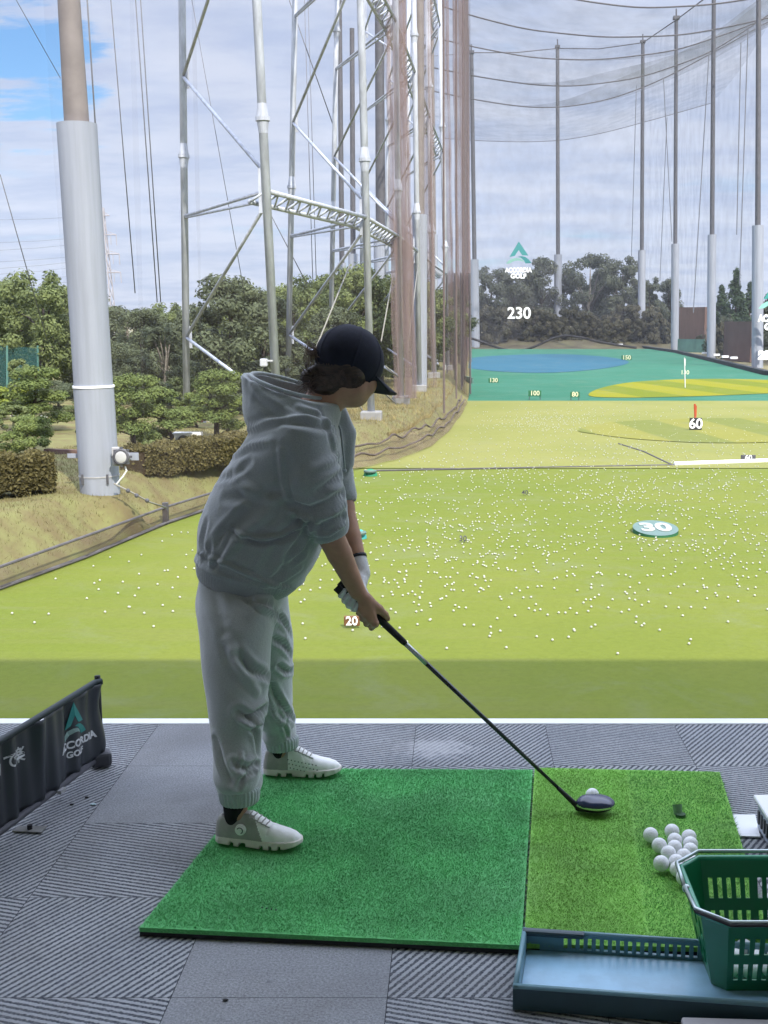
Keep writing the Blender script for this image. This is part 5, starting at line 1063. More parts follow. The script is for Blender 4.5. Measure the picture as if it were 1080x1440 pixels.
# ------------------------------------------------------------------ the golfer
class SDF:
    """signed distance field on a grid, turned into one continuous skin"""
    def __init__(s, lo, hi, h):
        s.lo = np.array(lo, np.float32); s.h = h; s.n = np.ceil((np.array(hi) - s.lo) / h).astype(int) + 1; s.F = np.full(s.n, .5, np.float32)
    def reg(s, lo, hi):
        a = np.clip(np.floor((np.array(lo) - s.lo) / s.h).astype(int), 0, s.n - 1); b = np.clip(np.ceil((np.array(hi) - s.lo) / s.h).astype(int) + 1, 1, s.n)
        sl_ = tuple(slice(i, max(j, i + 1)) for i, j in zip(a, b)); ax = [s.lo[k] + s.h * np.arange(sl_[k].start, sl_[k].stop, dtype=np.float32) for k in range(3)]
        return sl_, np.stack(np.meshgrid(*ax, indexing='ij'), -1)
    def add(s, fn, lo, hi, k=0.0, cut=False):
        m = .02 + k; sl_, P = s.reg(np.array(lo) - m, np.array(hi) + m); d = fn(P); f = s.F[sl_]
        if cut: d = -d; hh = np.maximum(k - np.abs(f - d), 0) / max(k, 1e-6) if k else 0; s.F[sl_] = np.maximum(f, d) + hh * hh * k * .25
        else: hh = np.maximum(k - np.abs(f - d), 0) / k if k else 0; s.F[sl_] = np.minimum(f, d) - hh * hh * k * .25
        return s
    def cone(s, a, b, ra, rb, k=0.0, cut=False):
        a = np.array(a, float); b = np.array(b, float); r = max(ra, rb); ab = b - a; L = ab @ ab
        def fn(P):
            t = np.clip(((P - a) @ ab) / L, 0, 1); return np.linalg.norm(P - a - t[..., None] * ab, axis=-1) - (ra + (rb - ra) * t)
        return s.add(fn, np.minimum(a, b) - r, np.maximum(a, b) + r, k, cut)
    def chain(s, pts, rs, k=0.0):
        for i in range(len(pts) - 1): s.cone(pts[i], pts[i + 1], rs[i], rs[i + 1], k if i == 0 else min(k, .004) or .001)
        return s
    def ell(s, c, r, rot=None, k=0.0, cut=False):
        c = np.array(c, float); r = np.array(r, float); M = np.eye(3) if rot is None else np.array(rot)      # rows of M = local axes
        def fn(P):
            q = (P - c) @ M.T; k0 = np.linalg.norm(q / r, axis=-1); k1 = np.linalg.norm(q / (r * r), axis=-1) + 1e-9; return k0 * (k0 - 1) / k1
        R_ = max(r); return s.add(fn, c - R_, c + R_, k, cut)
    def loft(s, rings, k=0.0, p=2.0, cut=False, sub=6):
        """rings: (centre, in-plane half vector, half width across Y), smoothly interpolated"""
        K = np.array([np.r_[r[0], r[1], r[2]] for r in rings], float); out = []
        for i in range(len(K) - 1):
            a, b, c, d = K[max(i - 1, 0)], K[i], K[i + 1], K[min(i + 2, len(K) - 1)]
            for t in np.linspace(0, 1, sub, endpoint=False): out.append(.5 * (2 * b + (c - a) * t + (2 * a - 5 * b + 4 * c - d) * t * t + (3 * b - a - 3 * c + d) * t ** 3))
        K = np.array(out + [K[-1]]); C, A, B = K[:, :3], K[:, 3:6], K[:, 6]; n = len(C) - 1
        L = SDF(s.lo, s.lo, s.h); L.n = s.n; L.F = np.full(s.n, .5, np.float32)
        for i in range(n):
            ext = [np.maximum(np.abs(A[j]), [0, B[j], 0]) + .03 for j in (i, i + 1)]
            lo = np.minimum(C[i] - ext[0], C[i + 1] - ext[1]); hi = np.maximum(C[i] + ext[0], C[i + 1] + ext[1]); sl_, P = s.reg(lo, hi)
            ab = C[i + 1] - C[i]; LL = ab @ ab; t0 = ((P - C[i]) @ ab) / LL; t = np.clip(t0, 0, 1); c = C[i] + t[..., None] * ab; a = A[i] + t[..., None] * (A[i + 1] - A[i]); b = B[i] + t * (B[i + 1] - B[i]); al = np.linalg.norm(a, axis=-1); q = P - c
            u = np.abs((q * a).sum(-1)) / (al * al); v = np.abs(q[..., 1]) / b; d = ((u ** p + v ** p) ** (1 / p) - 1) * np.minimum(al, b)
            over = np.where(t0 < 0, -t0, np.where(t0 > 1, t0 - 1, 0)) * math.sqrt(LL); end = ((t0 < 0) if i == 0 else False) | ((t0 > 1) if i == n - 1 else False)
            d = np.where(end, np.maximum(d, over), np.where(over > 0, np.sqrt(np.maximum(d, 0) ** 2 + over ** 2) + np.minimum(d, 0) * (over < .012), d)); L.F[sl_] = np.minimum(L.F[sl_], d)
        if cut: d = -L.F; hh = np.maximum(k - np.abs(s.F - d), 0) / k; s.F = np.maximum(s.F, d) + hh * hh * k * .25
        else: hh = np.maximum(k - np.abs(s.F - L.F), 0) / k; s.F = np.minimum(s.F, L.F) - hh * hh * k * .25
        return s
    def blur(s, n, r=1):
        F = np.clip(s.F, -.03, .03)
        for _ in range(n):
            for ax in range(3): G_ = np.moveaxis(F, ax, 0); H = G_.copy(); H[1:-1] = (G_[:-2] + G_[1:-1] + G_[2:]) / 3; F = np.moveaxis(H, 0, ax)
        s.F = np.ascontiguousarray(F, np.float32)
    def skin(s, iters=3):
        g = openvdb.FloatGrid(.5); g.copyFromArray(s.F); P, Q = [], []
        P, Q = g.convertToQuads(isovalue=0.0); P = np.asarray(P, float) * s.h + s.lo; Q = np.asarray(Q)[:, ::-1].astype(int)
        e = np.concatenate([Q[:, [0, 1]], Q[:, [1, 2]], Q[:, [2, 3]], Q[:, [3, 0]]]); e = np.concatenate([e, e[:, ::-1]]); dg = np.bincount(e[:, 0], minlength=len(P))[:, None].astype(float)
        for it in range(iters):
            for lam in (.5, -.52):
                acc = np.stack([np.bincount(e[:, 0], weights=P[e[:, 1], k], minlength=len(P)) for k in range(3)], -1); P = P + lam * (acc / dg - P)
        return P, Q
def normals(P, Q):
    n = np.cross(P[Q[:, 2]] - P[Q[:, 0]], P[Q[:, 3]] - P[Q[:, 1]]); N_ = np.zeros_like(P)
    for k in range(4): np.add.at(N_, Q[:, k], n)
    return N_ / (np.linalg.norm(N_, axis=1)[:, None] + 1e-12)
def orient(P, Q):
    v = (P[Q[:, 0]] * np.cross(P[Q[:, 1]], P[Q[:, 2]])).sum() + (P[Q[:, 0]] * np.cross(P[Q[:, 2]], P[Q[:, 3]])).sum()
    return Q if v > 0 else Q[:, ::-1]
def cloth_noise(P, amp, seed, freqs=((9, 1.0), (17, .55), (31, .28)), squash=(1, 1, 1)):
    r = np.random.default_rng(seed); out = np.zeros(len(P))
    for f, a in freqs:
        for _ in range(5):
            kx = r.normal(size=3); kx /= np.linalg.norm(kx); kx = kx * f * np.array(squash); k2 = r.normal(size=3) * f * .5
            out += a * np.sin(P @ kx + 1.3 * np.sin(P @ k2 + r.uniform(0, 6)) + r.uniform(0, 6)) / 5
    return out * amp
def folds(P, Q, strokes, gain=1.2):
    """raise or sink the cloth along strokes drawn over the side seen in the photograph"""
    Nn = normals(P, Q); bvh = BVHTree.FromPolygons([tuple(p) for p in P], [tuple(q) for q in Q]); D = np.zeros(len(P))
    for pts, amp, wd in strokes:
        pp = np.array(pts, float); seg = np.r_[0, np.cumsum(np.linalg.norm(np.diff(pp, axis=0), axis=1))]; ss = np.linspace(0, seg[-1], max(8, int(seg[-1] / 4)))
        xy = np.stack([np.interp(ss, seg, pp[:, 0]), np.interp(ss, seg, pp[:, 1])], -1); H = []; Wt = []
        for (x, y), f in zip(xy, np.linspace(0, 1, len(xy))):
            d = Vector(ray(x, y)).normalized(); loc, nn, _, _ = bvh.ray_cast(Vector((0, 0, CAMZ)), d)
            if loc is not None: H.append(loc[:]); Wt.append(math.sin(math.pi * (.12 + .76 * f)) ** .6)
        if len(H) < 3: continue
        H = np.array(H); Wt = np.array(Wt); m = np.all((P > H.min(0) - wd * 3) & (P < H.max(0) + wd * 3), axis=1); idx = np.nonzero(m)[0]
        d = np.linalg.norm(P[idx][:, None] - H[None], axis=2); j = d.argmin(1); dm = d[np.arange(len(idx)), j]
        D[idx] += gain * amp * Wt[j] * (np.exp(-(dm / wd) ** 2) - .45 * np.exp(-((dm - 1.9 * wd) / (.8 * wd)) ** 2))
    return P + Nn * D[:, None]
def skin_obj(name, P, Q, m, parent, midx=None): return link(name, np_mesh(name, P, orient(P, Q), m, True, midx=midx), parent)

def cloth_mat(name, col, bump=.25):
    m = bpy.data.materials.new(name); m.use_nodes = True; T = NT(m.node_tree); b = m.node_tree.nodes['Principled BSDF']; Pn = T.n('ShaderNodeTexCoord').outputs['Object']
    a = T.n('ShaderNodeTexNoise', inp={'Scale': 420, 'Detail': 3, 'Roughness': .7}); T.l(Pn, a.inputs['Vector']); c = T.n('ShaderNodeTexNoise', inp={'Scale': 6, 'Detail': 6}); T.l(Pn, c.inputs['Vector']); w_ = T.n('ShaderNodeTexNoise', inp={'Scale': 38, 'Detail': 5, 'Roughness': .65}); T.l(Pn, w_.inputs['Vector'])
    cc = T.mix(T.ramp(a.outputs[0], .3, .7), tuple(x * .84 for x in col), tuple(min(1, x * 1.14) for x in col)); cc = T.mix(T.math('MULTIPLY', T.ramp(c.outputs[0], .35, .7), .25), cc, tuple(x * .9 for x in col))
    T.l(cc, b.inputs['Base Color']); b.inputs['Roughness'].default_value = .92; b.inputs['Specular IOR Level'].default_value = .15; b.inputs['Sheen Weight'].default_value = .7; b.inputs['Sheen Roughness'].default_value = .5
    bp1 = T.n('ShaderNodeBump', inp={'Strength': bump * 1.8, 'Distance': .005}); T.l(T.math('ADD', T.math('MULTIPLY', a.outputs[0], .35), T.math('MULTIPLY', w_.outputs[0], 1.2)), bp1.inputs['Height']); T.l(bp1.outputs[0], b.inputs['Normal']); return m
M_hood = cloth_mat('grey_fleece', (.305, .33, .335)); M_trou = cloth_mat('grey_sweat_cloth', (.37, .39, .39)); M_rib = cloth_mat('ribbed_cuff', (.37, .415, .41))
def skinmat():
    m = mat('skin', (.40, .225, .15), .5, .08, 22, bump=.08, bscale=260, spec=.35, col2=(.46, .26, .17)); b = m.node_tree.nodes['Principled BSDF']; b.inputs['Subsurface Weight'].default_value = .08; b.inputs['Subsurface Radius'].default_value = (.01, .004, .002); b.inputs['Subsurface Scale'].default_value = .5; return m
M_skin = skinmat(); M_glove = mat('white_glove_leather', (.62, .62, .62), .5, .08, 30, bump=.2, bscale=120); M_cap = mat('navy_cap_cloth', (.010, .012, .024), .85, .15, 60, bump=.2, bscale=400); M_hair = mat('dark_brown_hair', (.022, .014, .010), .45, .3, 30, spec=.5, stretch=(1, 1, 6), col2=(.06, .035, .022))
YM = 3.58
person = empty('person', (-.55, YM, MZ), 'golfer in a grey hoodie and navy cap bent over the ball at address', 'person')
v3 = lambda *a: np.array(a, float)

# club axis
HEADP = G(829, 1139, MZ); heel = W(809, 1131, HEADP[1] - .005); butt = W(478, 818, 3.545); ax_ = heel - butt; clublen = np.linalg.norm(ax_); ax_ = ax_ / clublen
print('club', clublen, HEADP)
ncam = v3(0, -1, 0); ncam = ncam - ax_ * (ncam @ ax_); ncam /= np.linalg.norm(ncam); uu = np.cross(ax_, ncam); uu = uu / np.linalg.norm(uu)
if uu[2] < 0: uu = -uu
AX = lambda s, u=0.0, c=0.0: butt + ax_ * s + uu * u + ncam * c          # along the grip, up from it, towards the viewer

# head frame
HC = W(490, 516, YM); pit, yaw = R(24), R(44)
hf = v3(math.cos(pit) * math.cos(yaw), math.cos(pit) * math.sin(yaw), -math.sin(pit)); hu = v3(math.sin(pit) * math.cos(yaw), math.sin(pit) * math.sin(yaw), math.cos(pit)); hl = np.cross(hu, hf)
HM = np.stack([hf, hl, hu]); HP = lambda f, l, u: HC + hf * f + hl * l + hu * u

# ---- body: one continuous skin
B_ = SDF((-1.0, 3.1, MZ), (-.12, 4.05, 1.60), .004)
hipR, hipL = W(334, 838, 3.47), W(350, 832, 3.70); kneR, kneL = W(342, 990, 3.36), W(374, 950, 3.80); ankR, ankL = W(336, 1146, 3.285), W(398, 1064, 3.82)
pel = W(338, 805, YM); wai = W(350, 745, YM); che = W(398, 650, YM); nek = W(444, 584, YM); shR, shL = W(424, 626, 3.47), W(455, 630, 3.74)
B_.chain([pel, wai, che], [.095, .095, .11], .02); B_.chain([che, nek], [.10, .052], .03)
B_.chain([nek, W(468, 545, YM)], [.058, .056], .03)
for h_, kn, an in ((hipR, kneR, ankR), (hipL, kneL, ankL)): B_.chain([pel * .4 + h_ * .6, h_, kn, an], [.07, .070, .050, .022], .03)
hR = G(306, 1181, MZ); tR = G(424, 1190, MZ); hL = G(372, 1087, MZ); tL = G(479, 1087, MZ)
for an, h_, t_ in ((ankR, hR, tR), (ankL, hL, tL)): d_ = t_ - h_; B_.chain([an, h_ + d_ * .24 + v3(0, 0, .075), h_ + d_ * .5 + v3(0, 0, .036), h_ + d_ * .74 + v3(0, 0, .030)], [.022, .020, .015, .011], .008)
elR = W(456, 735, 3.47); wrR = W(503, 832, 3.515); elL = W(482, 712, 3.72); wrL = W(507, 806, 3.625)
B_.chain([che * .5 + shR * .5, shR, elR], [.07, .050, .043], .03); B_.chain([elR, elR * .55 + wrR * .45, wrR], [.042, .037, .025], .015)
B_.chain([che * .5 + shL * .5, shL, elL], [.06, .042, .034], .03); B_.chain([elL, elL * .55 + wrL * .45, wrL], [.034, .032, .025], .015)
# head with face
B_.ell(HP(-.005, 0, .010), (.096, .076, .090), HM, .02); B_.ell(HP(.03, 0, -.042), (.066, .060, .060), HM, .03); B_.ell(HP(.056, 0, -.076), (.026, .026, .020), HM, .03)
for s in (-1, 1):
    B_.ell(HP(.052, s * .040, -.034), (.030, .026, .026), HM, .02); B_.ell(HP(.072, s * .032, .004), (.018, .016, .010), HM, k=.01, cut=True); B_.ell(HP(.067, s * .032, .004), (.013, .015, .011), HM, .003)
    B_.ell(HP(-.008, s * .071, -.012), (.018, .008, .029), HM, .006); B_.ell(HP(-.004, s * .079, -.010), (.010, .005, .018), HM, .004, True)
    B_.cone(HP(.02, s * .052, -.058), HP(.052, s * .02, -.077), .018, .018, .02)
B_.cone(HP(.088, 0, .005), HP(.104, 0, -.034), .009, .0125, .012); B_.cone(HP(.096, -.012, -.038), HP(.096, .012, -.038), .007, .007, .006)
B_.ell(HP(.086, 0, -.057), (.012, .022, .006), HM, .004); B_.ell(HP(.083, 0, -.067), (.012, .020, .007), HM, .004)
# right hand: metacarpals over the near side of the grip, fingers curling under it
def hand(F, wrist, s0, side, r0, glove=False, sp=.0195):
    """side +1: back of the hand towards the viewer, -1: towards the target"""
    c = side
    for i in range(4):                                  # index .. little
        s = s0 - sp * i; ln = (1.0, 1.06, 1.0, .86)[i]; r = r0 * (1.0, 1.02, .97, .88)[i]
        kn_ = AX(s + .004, -.012 * ln, c * .031); mc_ = wrist * .55 + AX(s - .004, .02, c * .030) * .45
        F.cone(wrist + ax_ * (.010 - .007 * i), mc_, r * 1.35, r * 1.30, .012); F.cone(mc_, kn_, r * 1.30, r * 1.12, .009)
        pip = AX(s + .006, -.0335 * ln, c * .010); dip = AX(s + .005, -.0245, -c * .0185); tip = AX(s + .003, -.004, -c * .0245)
        F.cone(kn_, pip, r * 1.10, r * .98, .006); F.cone(pip, dip, r * .98, r * .90, .002); F.cone(dip, tip, r * .90, r * .78, .002)
        F.ell(kn_ + ncam * c * .004, (.009, .009, .009), None, .006)
    tb = wrist * .5 + AX(s0 - .03, .026, c * .016) * .5; t1 = AX(s0 - .018, .024, c * .014); t2 = AX(s0 + .008, .0225, c * .002); t3 = AX(s0 + .024, .0165, -c * .008)
    F.cone(tb, t1, r0 * 1.55, r0 * 1.40, .012); F.cone(t1, t2, r0 * 1.35, r0 * 1.1, .006); F.cone(t2, t3, r0 * 1.1, r0 * .85, .003)
hand(B_, wrR, .158, 1, .0095)
P, Q = B_.skin(2); skin_obj('body', P, Q, M_skin, person)
# glove on the left hand, above the right one on the grip
GL = SDF(np.minimum(butt, wrL) - .09, np.maximum(AX(.14), wrL) + .09, .0022); hand(GL, wrL + v3(0, 0, 0), .083, -1, .0108, True)
GL.chain([wrL, wrL * .80 + elL * .20 ], [.030, .0305], .01); P, Q = GL.skin(2); skin_obj('glove', P, Q, M_glove, person)
q = MB(); d_ = (elL - wrL) / np.linalg.norm(elL - wrL); q.tube([wrL + d_ * .046, wrL + d_ * .056], .0325, 18); q.build('glove_band', M_black, person, True)
q = MB(); q.box(AX(.012, -.014, .026), (.020, .006, .024), Matrix.Rotation(.8, 3, 'Y'), .002); q.build('glove_tab', M_black, person)
# eyes
for s in (-1, 1): MB().sphere(HP(.0705, s * .032, .004), .0115, 14, 10).build('eye', mat('eye_white', (.6, .58, .55), .2, .02, 30), person, True); MB().sphere(HP(.0785, s * .032, .003), .0055, 10, 8).build('iris', mat('dark_iris', (.02, .012, .008), .15, .1, 60), person, True)

# ---- trousers
T_ = SDF((-1.02, 3.12, .03), (-.20, 4.0, .95), .0048)
def ringpx(xl, yl, xr, yr, Y, b): a = W(xl, yl, Y); c = W(xr, yr, Y); return ((a + c) / 2, (c - a) / 2, b)
near = [(288, 806, 384, 824, 3.55, .118), (279, 850, 388, 862, 3.47, .118), (284, 900, 381, 908, 3.42, .115), (290, 950, 377, 952, 3.39, .105), (296, 1000, 373, 998, 3.365, .096), (301, 1045, 366, 1042, 3.345, .085), (306, 1080, 363, 1076, 3.315, .078), (308, 1102, 363, 1094, 3.30, .074), (314, 1120, 359, 1110, 3.288, .060)]
far = [(298, 810, 388, 828, 3.61, .118), (318, 852, 403, 858, 3.68, .12), (330, 900, 410, 900, 3.73, .112), (345, 950, 411, 946, 3.78, .10), (360, 990, 411, 986, 3.81, .090), (367, 1020, 413, 1012, 3.83, .078), (370, 1036, 415, 1026, 3.835, .072), (377, 1050, 413, 1038, 3.835, .058)]
T_.loft([ringpx(*r) for r in near], .03, 2.25); T_.loft([ringpx(*r) for r in far], .035, 2.25); T_.loft([ringpx(300, 772, 384, 800, YM, .12), ringpx(292, 806, 386, 828, YM, .138), ringpx(282, 840, 393, 852, YM, .152)], .04, 2.3)
T_.blur(7); P, Q = T_.skin(8); Nn = normals(P, Q); zz_ = P[:, 2]
P = P + Nn * (cloth_noise(P, .011, 3, squash=(1.2, 1.2, .55)) * np.clip((zz_ - .10) / .1, 0, 1))[:, None]
# long drape lines running down from seat and knee, then bunching above the cuffs
P = P + Nn * (.004 * np.sin(P[:, 2] * 95 + 9 * P[:, 0] + 3 * np.sin(P[:, 1] * 22)) * np.exp(-((zz_ - .19) / .07) ** 2))[:, None]
P = folds(P, Q, [([(284, 806), (298, 840), (312, 880), (322, 925)], .0035, .013), ([(300, 812), (309, 850), (318, 868)], .003, .012), ([(325, 822), (352, 846), (380, 848)], .008, .011), ([(338, 836), (365, 852), (384, 862)], -.007, .009), ([(335, 922), (352, 940), (376, 952)], .009, .012), ([(318, 900), (340, 945), (362, 972)], -.006, .012), ([(336, 1000), (352, 1010), (374, 994)], .011, .011), ([(338, 1012), (356, 1022), (368, 1014)], -.008, .008), ([(352, 1010), (360, 1030), (362, 1060)], .007, .010), ([(303, 1040), (312, 1075), (326, 1100)], .007, .010), ([(331, 1074), (348, 1082), (360, 1074)], .009, .010), ([(334, 1108), (342, 1094), (356, 1086)], .007, .007), ([(340, 1060), (338, 1090)], -.005, .006),
                    ([(384, 898), (398, 905), (408, 920)], .008, .010), ([(385, 862), (398, 872), (408, 892)], .007, .010), ([(392, 936), (402, 944), (411, 942)], .009, .009), ([(380, 962), (392, 985), (404, 1002), (413, 1012)], .010, .010), ([(378, 978), (388, 1005), (398, 1018)], -.008, .009), ([(400, 1020), (405, 1036)], .006, .006), ([(384, 990), (396, 1010)], .006, .008)], 1.9)
skin_obj('trousers', P, Q, M_trou, person)
# ribbed ankle cuffs
def cuff(name, a, b, r0, r1, n=28, sq=1.0, m=M_rib, dep=.0016):
    a, b = np.array(a), np.array(b); d = (b - a) / np.linalg.norm(b - a); x = np.cross(d, v3(0, 1, 0)); x /= np.linalg.norm(x); y = np.cross(d, x); K = n * 6; rows = []
    for f in np.linspace(0, 1, 8):
        r = (r0 + (r1 - r0) * f) * (1 + .05 * math.sin(math.pi * f)) - (.006 if f in (0.0, 1.0) else 0); rows.append([a + (b - a) * f + (x * math.cos(t) + y * math.sin(t) * sq) * (r + dep * math.sin(n * t)) for t in np.linspace(0, 2 * math.pi, K + 1)])
    return grid_surface(rows, name, m, person)
cuff('ankle_cuff', W(336, 1106, 3.288), W(337, 1130, 3.284), .058, .052, 30); cuff('ankle_cuff', W(396, 1036, 3.825), W(398, 1054, 3.822), .053, .049, 28)

# ---- hoodie
H_ = SDF((-1.02, 3.20, .60), (-.14, 4.02, 1.50), .0048)
tors = [(281, 806, 394, 836, .172), (278, 788, 408, 823, .190), (278, 768, 428, 802, .198), (281, 745, 447, 772, .200), (293, 712, 460, 738, .202), (312, 680, 468, 702, .202), (337, 643, 476, 666, .202), (354, 612, 481, 636, .194), (366, 588, 480, 608, .162), (384, 570, 474, 586, .112)]
H_.loft([ringpx(a, b, c, d, YM, e_) for a, b, c, d, e_ in tors], .02, 2.3)
s1 = W(424, 618, 3.445); s2 = W(438, 668, 3.43); s3 = W(451, 712, 3.455); s4 = W(461, 738, 3.468); s5 = W(468, 757, 3.475)
H_.chain([W(408, 606, 3.53), s1, s2, s3, s4], [.070, .084, .085, .078, .062], .09); H_.cone(s4, s5, .060, .046, .012)
l1 = W(452, 620, 3.74); l2 = W(468, 665, 3.75); l3 = W(478, 698, 3.735); l4 = W(481, 709, 3.73)
H_.chain([l1, l2, l3], [.085, .066, .050], .04); H_.cone(l3, l4, .050, .043, .01)
# hood: thrown back, a wide soft collar with its own opening
hood = [(360, 606, 478, 606, .145), (350, 580, 480, 590, .160), (347, 552, 472, 576, .155), (350, 523, 458, 560, .135), (352, 490, 446, 535, .128), (354, 460, 440, 505, .12)]
H_.loft([ringpx(a, b, c, d, YM, e_) for a, b, c, d, e_ in hood], .012, 2.2)
hin = [(392, 592, 458, 594, .080), (374, 566, 460, 578, .112), (365, 543, 460, 566, .122), (364, 520, 447, 554, .108), (364, 490, 440, 535, .105), (364, 440, 434, 485, .10)]
H_.loft([ringpx(a, b, c, d, YM, e_) for a, b, c, d, e_ in hin], .005, 2.2, True)
ra, rc = W(351, 525, YM), W(462, 560, YM); rn = np.cross(rc - ra, v3(0, 1, 0)); rn = rn / np.linalg.norm(rn); rn = rn if rn[2] > 0 else -rn; TILT = .05; rn = rn + v3(0, -TILT * rn[2], 0)
sl_, PP = H_.reg(W(330, 600, YM) - .3, W(470, 470, YM) + .3); H_.F[sl_] = np.where(PP[..., 2] > ra[2] - .12, np.maximum(H_.F[sl_], (PP - ra) @ rn / np.linalg.norm(rn)), H_.F[sl_])
H_.chain([W(478, 578, 3.70), W(487, 610, 3.72), W(486, 650, 3.72)], [.024, .035, .03], .03)      # far lapel of the hood and chest
# arm holes where the forearms come out
H_.cone(s4 * .3 + s5 * .7, W(480, 790, 3.485), .040, .044, .003, True); H_.cone(l3 * .4 + l4 * .6, W(490, 745, 3.70), .037, .042, .003, True)
H_.blur(2); P, Q = H_.skin(6); Nn = normals(P, Q)
lowm = np.clip((P[:, 2] - .70) / .06, .15, 1); P = P + Nn * (cloth_noise(P, .0075, 11, squash=(1.1, .8, .9)) * lowm)[:, None]
P = folds(P, Q, [([(394, 632), (397, 668), (404, 700), (422, 724)], -.006, .008), ([(404, 708), (436, 716), (462, 706), (482, 694)], .012, .011), ([(412, 722), (440, 731), (466, 722), (484, 710)], -.010, .009), ([(424, 734), (450, 742), (482, 726)], .011, .010), ([(440, 752), (462, 752), (484, 738)], -.009, .007), ([(448, 690), (468, 676), (482, 664)], .009, .011), ([(440, 660), (462, 650), (480, 640)], -.006, .012), ([(462, 690), (478, 684)], -.007, .008),
                    ([(390, 690), (352, 714), (312, 752), (290, 785)], .009, .014), ([(380, 720), (345, 748), (312, 790)], -.008, .012), ([(330, 670), (350, 690), (384, 704)], -.008, .014), ([(318, 700), (345, 700), (380, 690)], .007, .014), ([(420, 728), (392, 760), (372, 800)], .006, .013),
                    ([(326, 742), (340, 752), (366, 758), (398, 753), (430, 734)], -.010, .007), ([(326, 748), (340, 758), (366, 764), (398, 759), (430, 740)], .007, .008), ([(440, 728), (418, 762), (400, 786)], .008, .008), ([(446, 736), (424, 770), (404, 794)], -.007, .008), ([(300, 800), (312, 775), (328, 744)], .006, .008), ([(386, 815), (402, 795), (424, 780)], .009, .011), ([(372, 822), (398, 815), (422, 800)], -.007, .010), ([(290, 735), (284, 760), (287, 785)], .006, .012), ([(302, 760), (296, 790)], -.007, .009),
                    ([(350, 604), (372, 596), (400, 588), (430, 588), (456, 594), (470, 604)], -.010, .011), ([(362, 560), (380, 580), (410, 590), (450, 600)], .006, .014), ([(420, 572), (446, 580), (464, 604), (474, 640)], -.008, .009), ([(355, 540), (368, 556), (392, 566)], -.006, .013), ([(330, 640), (352, 626), (380, 620)], -.007, .012), ([(310, 672), (330, 668), (350, 650)], .006, .012),
                    ([(280, 778), (310, 790), (345, 806), (380, 820), (402, 826)], -.008, .006), ([(277, 790), (310, 802), (345, 818), (385, 830)], .003, .010)])
# ribbed waistband of the hoodie
h0, h1 = W(281, 806, YM), W(394, 836, YM); hn = np.cross(h1 - h0, v3(0, 1, 0)); hn /= np.linalg.norm(hn); hn = hn if hn[2] > 0 else -hn; dp = (P - h0) @ hn; hc0 = (h0 + h1) / 2; ph = np.arctan2(P[:, 1] - hc0[1], (P - hc0) @ ((h1 - h0) / np.linalg.norm(h1 - h0)))
band = (dp < .055); P = P + normals(P, Q) * (np.where(band, .0013 * np.sin(ph * 110), 0) - .006 * np.exp(-((dp - .058) / .007) ** 2))[:, None]
skin_obj('hoodie', P, Q, M_hood, person)
# draw strings and rim cord of the hood
for pts in ([(462, 582, 3.55), (470, 600, 3.51), (474, 630, 3.50), (476, 655, 3.495), (478, 668, 3.49)], [(470, 584, 3.60), (479, 604, 3.585), (483, 640, 3.58), (485, 662, 3.575)]):
    q = MB(); q.tube([W(*p) for p in pts], .0035, 8); q.sphere(W(*pts[-1]), .006, 10, 8); q.build('drawstring', cloth_mat('drawstring_cotton', (.34, .38, .40)), person, True)
q = MB(); hr = ringpx(352, 525, 460, 559, YM, .138); q.tube([hr[0] + hr[1] * .965 * math.cos(t) + v3(0, 1, 0) * hr[2] * .955 * math.sin(t) + v3(0, 0, TILT * hr[2] * .955 * math.sin(t)) for t in np.linspace(0, 2 * math.pi, 40)], .0055, 8); q.build('hood_rim', M_rib, person, True)

# ---- hair and cap
HR_ = SDF(HC - .22, HC + .22, .0035)
HR_.ell(HP(-.028, 0, .002), (.075, .075, .080), HM, .01); [HR_.ell(HP(-.012, s * .058, -.028), (.036, .022, .034), HM, .03) for s in (-1, 1)]; HR_.ell(W(462, 546, YM), (.042, .070, .030), None, .03); HR_.ell(W(452, 540, YM), (.03, .055, .026), None, .03)
HR_.ell(W(437, 530, YM - .03), (.030, .032, .027), None, .012); HR_.ell(W(446, 522, YM - .03), (.02, .022, .02), None, .01)
P, Q = HR_.skin(6); Nn = normals(P, Q); P = P + Nn * (cloth_noise(P, .0014, 21, ((40, 1), (90, .7), (160, .5)), (1, 1, .5)))[:, None]; hair = skin_obj('hair', P, Q, M_hair, person)
rh = np.random.default_rng(5); q = MB(); q2 = MB()
for i in range(170):
    c = W(437 + rh.normal(0, 4), 529 + rh.normal(0, 4), YM - .03 + rh.normal(0, .015)); d = rh.normal(size=3); d /= np.linalg.norm(d); pth = [c + d * .016]
    dv = np.cross(d, rh.normal(size=3)); dv /= np.linalg.norm(dv)
    for t in (.33, .66, 1): pth.append(c + d * (.026 + .012 * t * rh.uniform(.2, 1)) + dv * .022 * t)
    q.tube(pth, [.0011, .001, .0008, .0004], 4, False)
for i in range(60):
    a = W(449 + rh.normal(0, 2), 500 + rh.normal(0, 5), YM - .04 + rh.normal(0, .012)); b = W(438 + rh.normal(0, 4), 492 + rh.normal(0, 7), YM - .05 + rh.normal(0, .015)); c = W(434 + rh.normal(0, 5), 508 + rh.normal(0, 8), YM - .05 + rh.normal(0, .015)); q2.tube([a, (a + b) / 2 + v3(0, 0, .004), b, c], [.0012, .001, .0009, .0005], 4, False)
for i in range(40):
    a = W(444 + rh.normal(0, 5), 540 + rh.normal(0, 5), YM - .05 + rh.normal(0, .015)); b = W(424 + rh.normal(0, 7), 548 + rh.normal(0, 8), YM - .05 + rh.normal(0, .02)); q2.tube([a, (a + b) / 2 + v3(0, 0, .006), b], [.0011, .0009, .0004], 4, False)
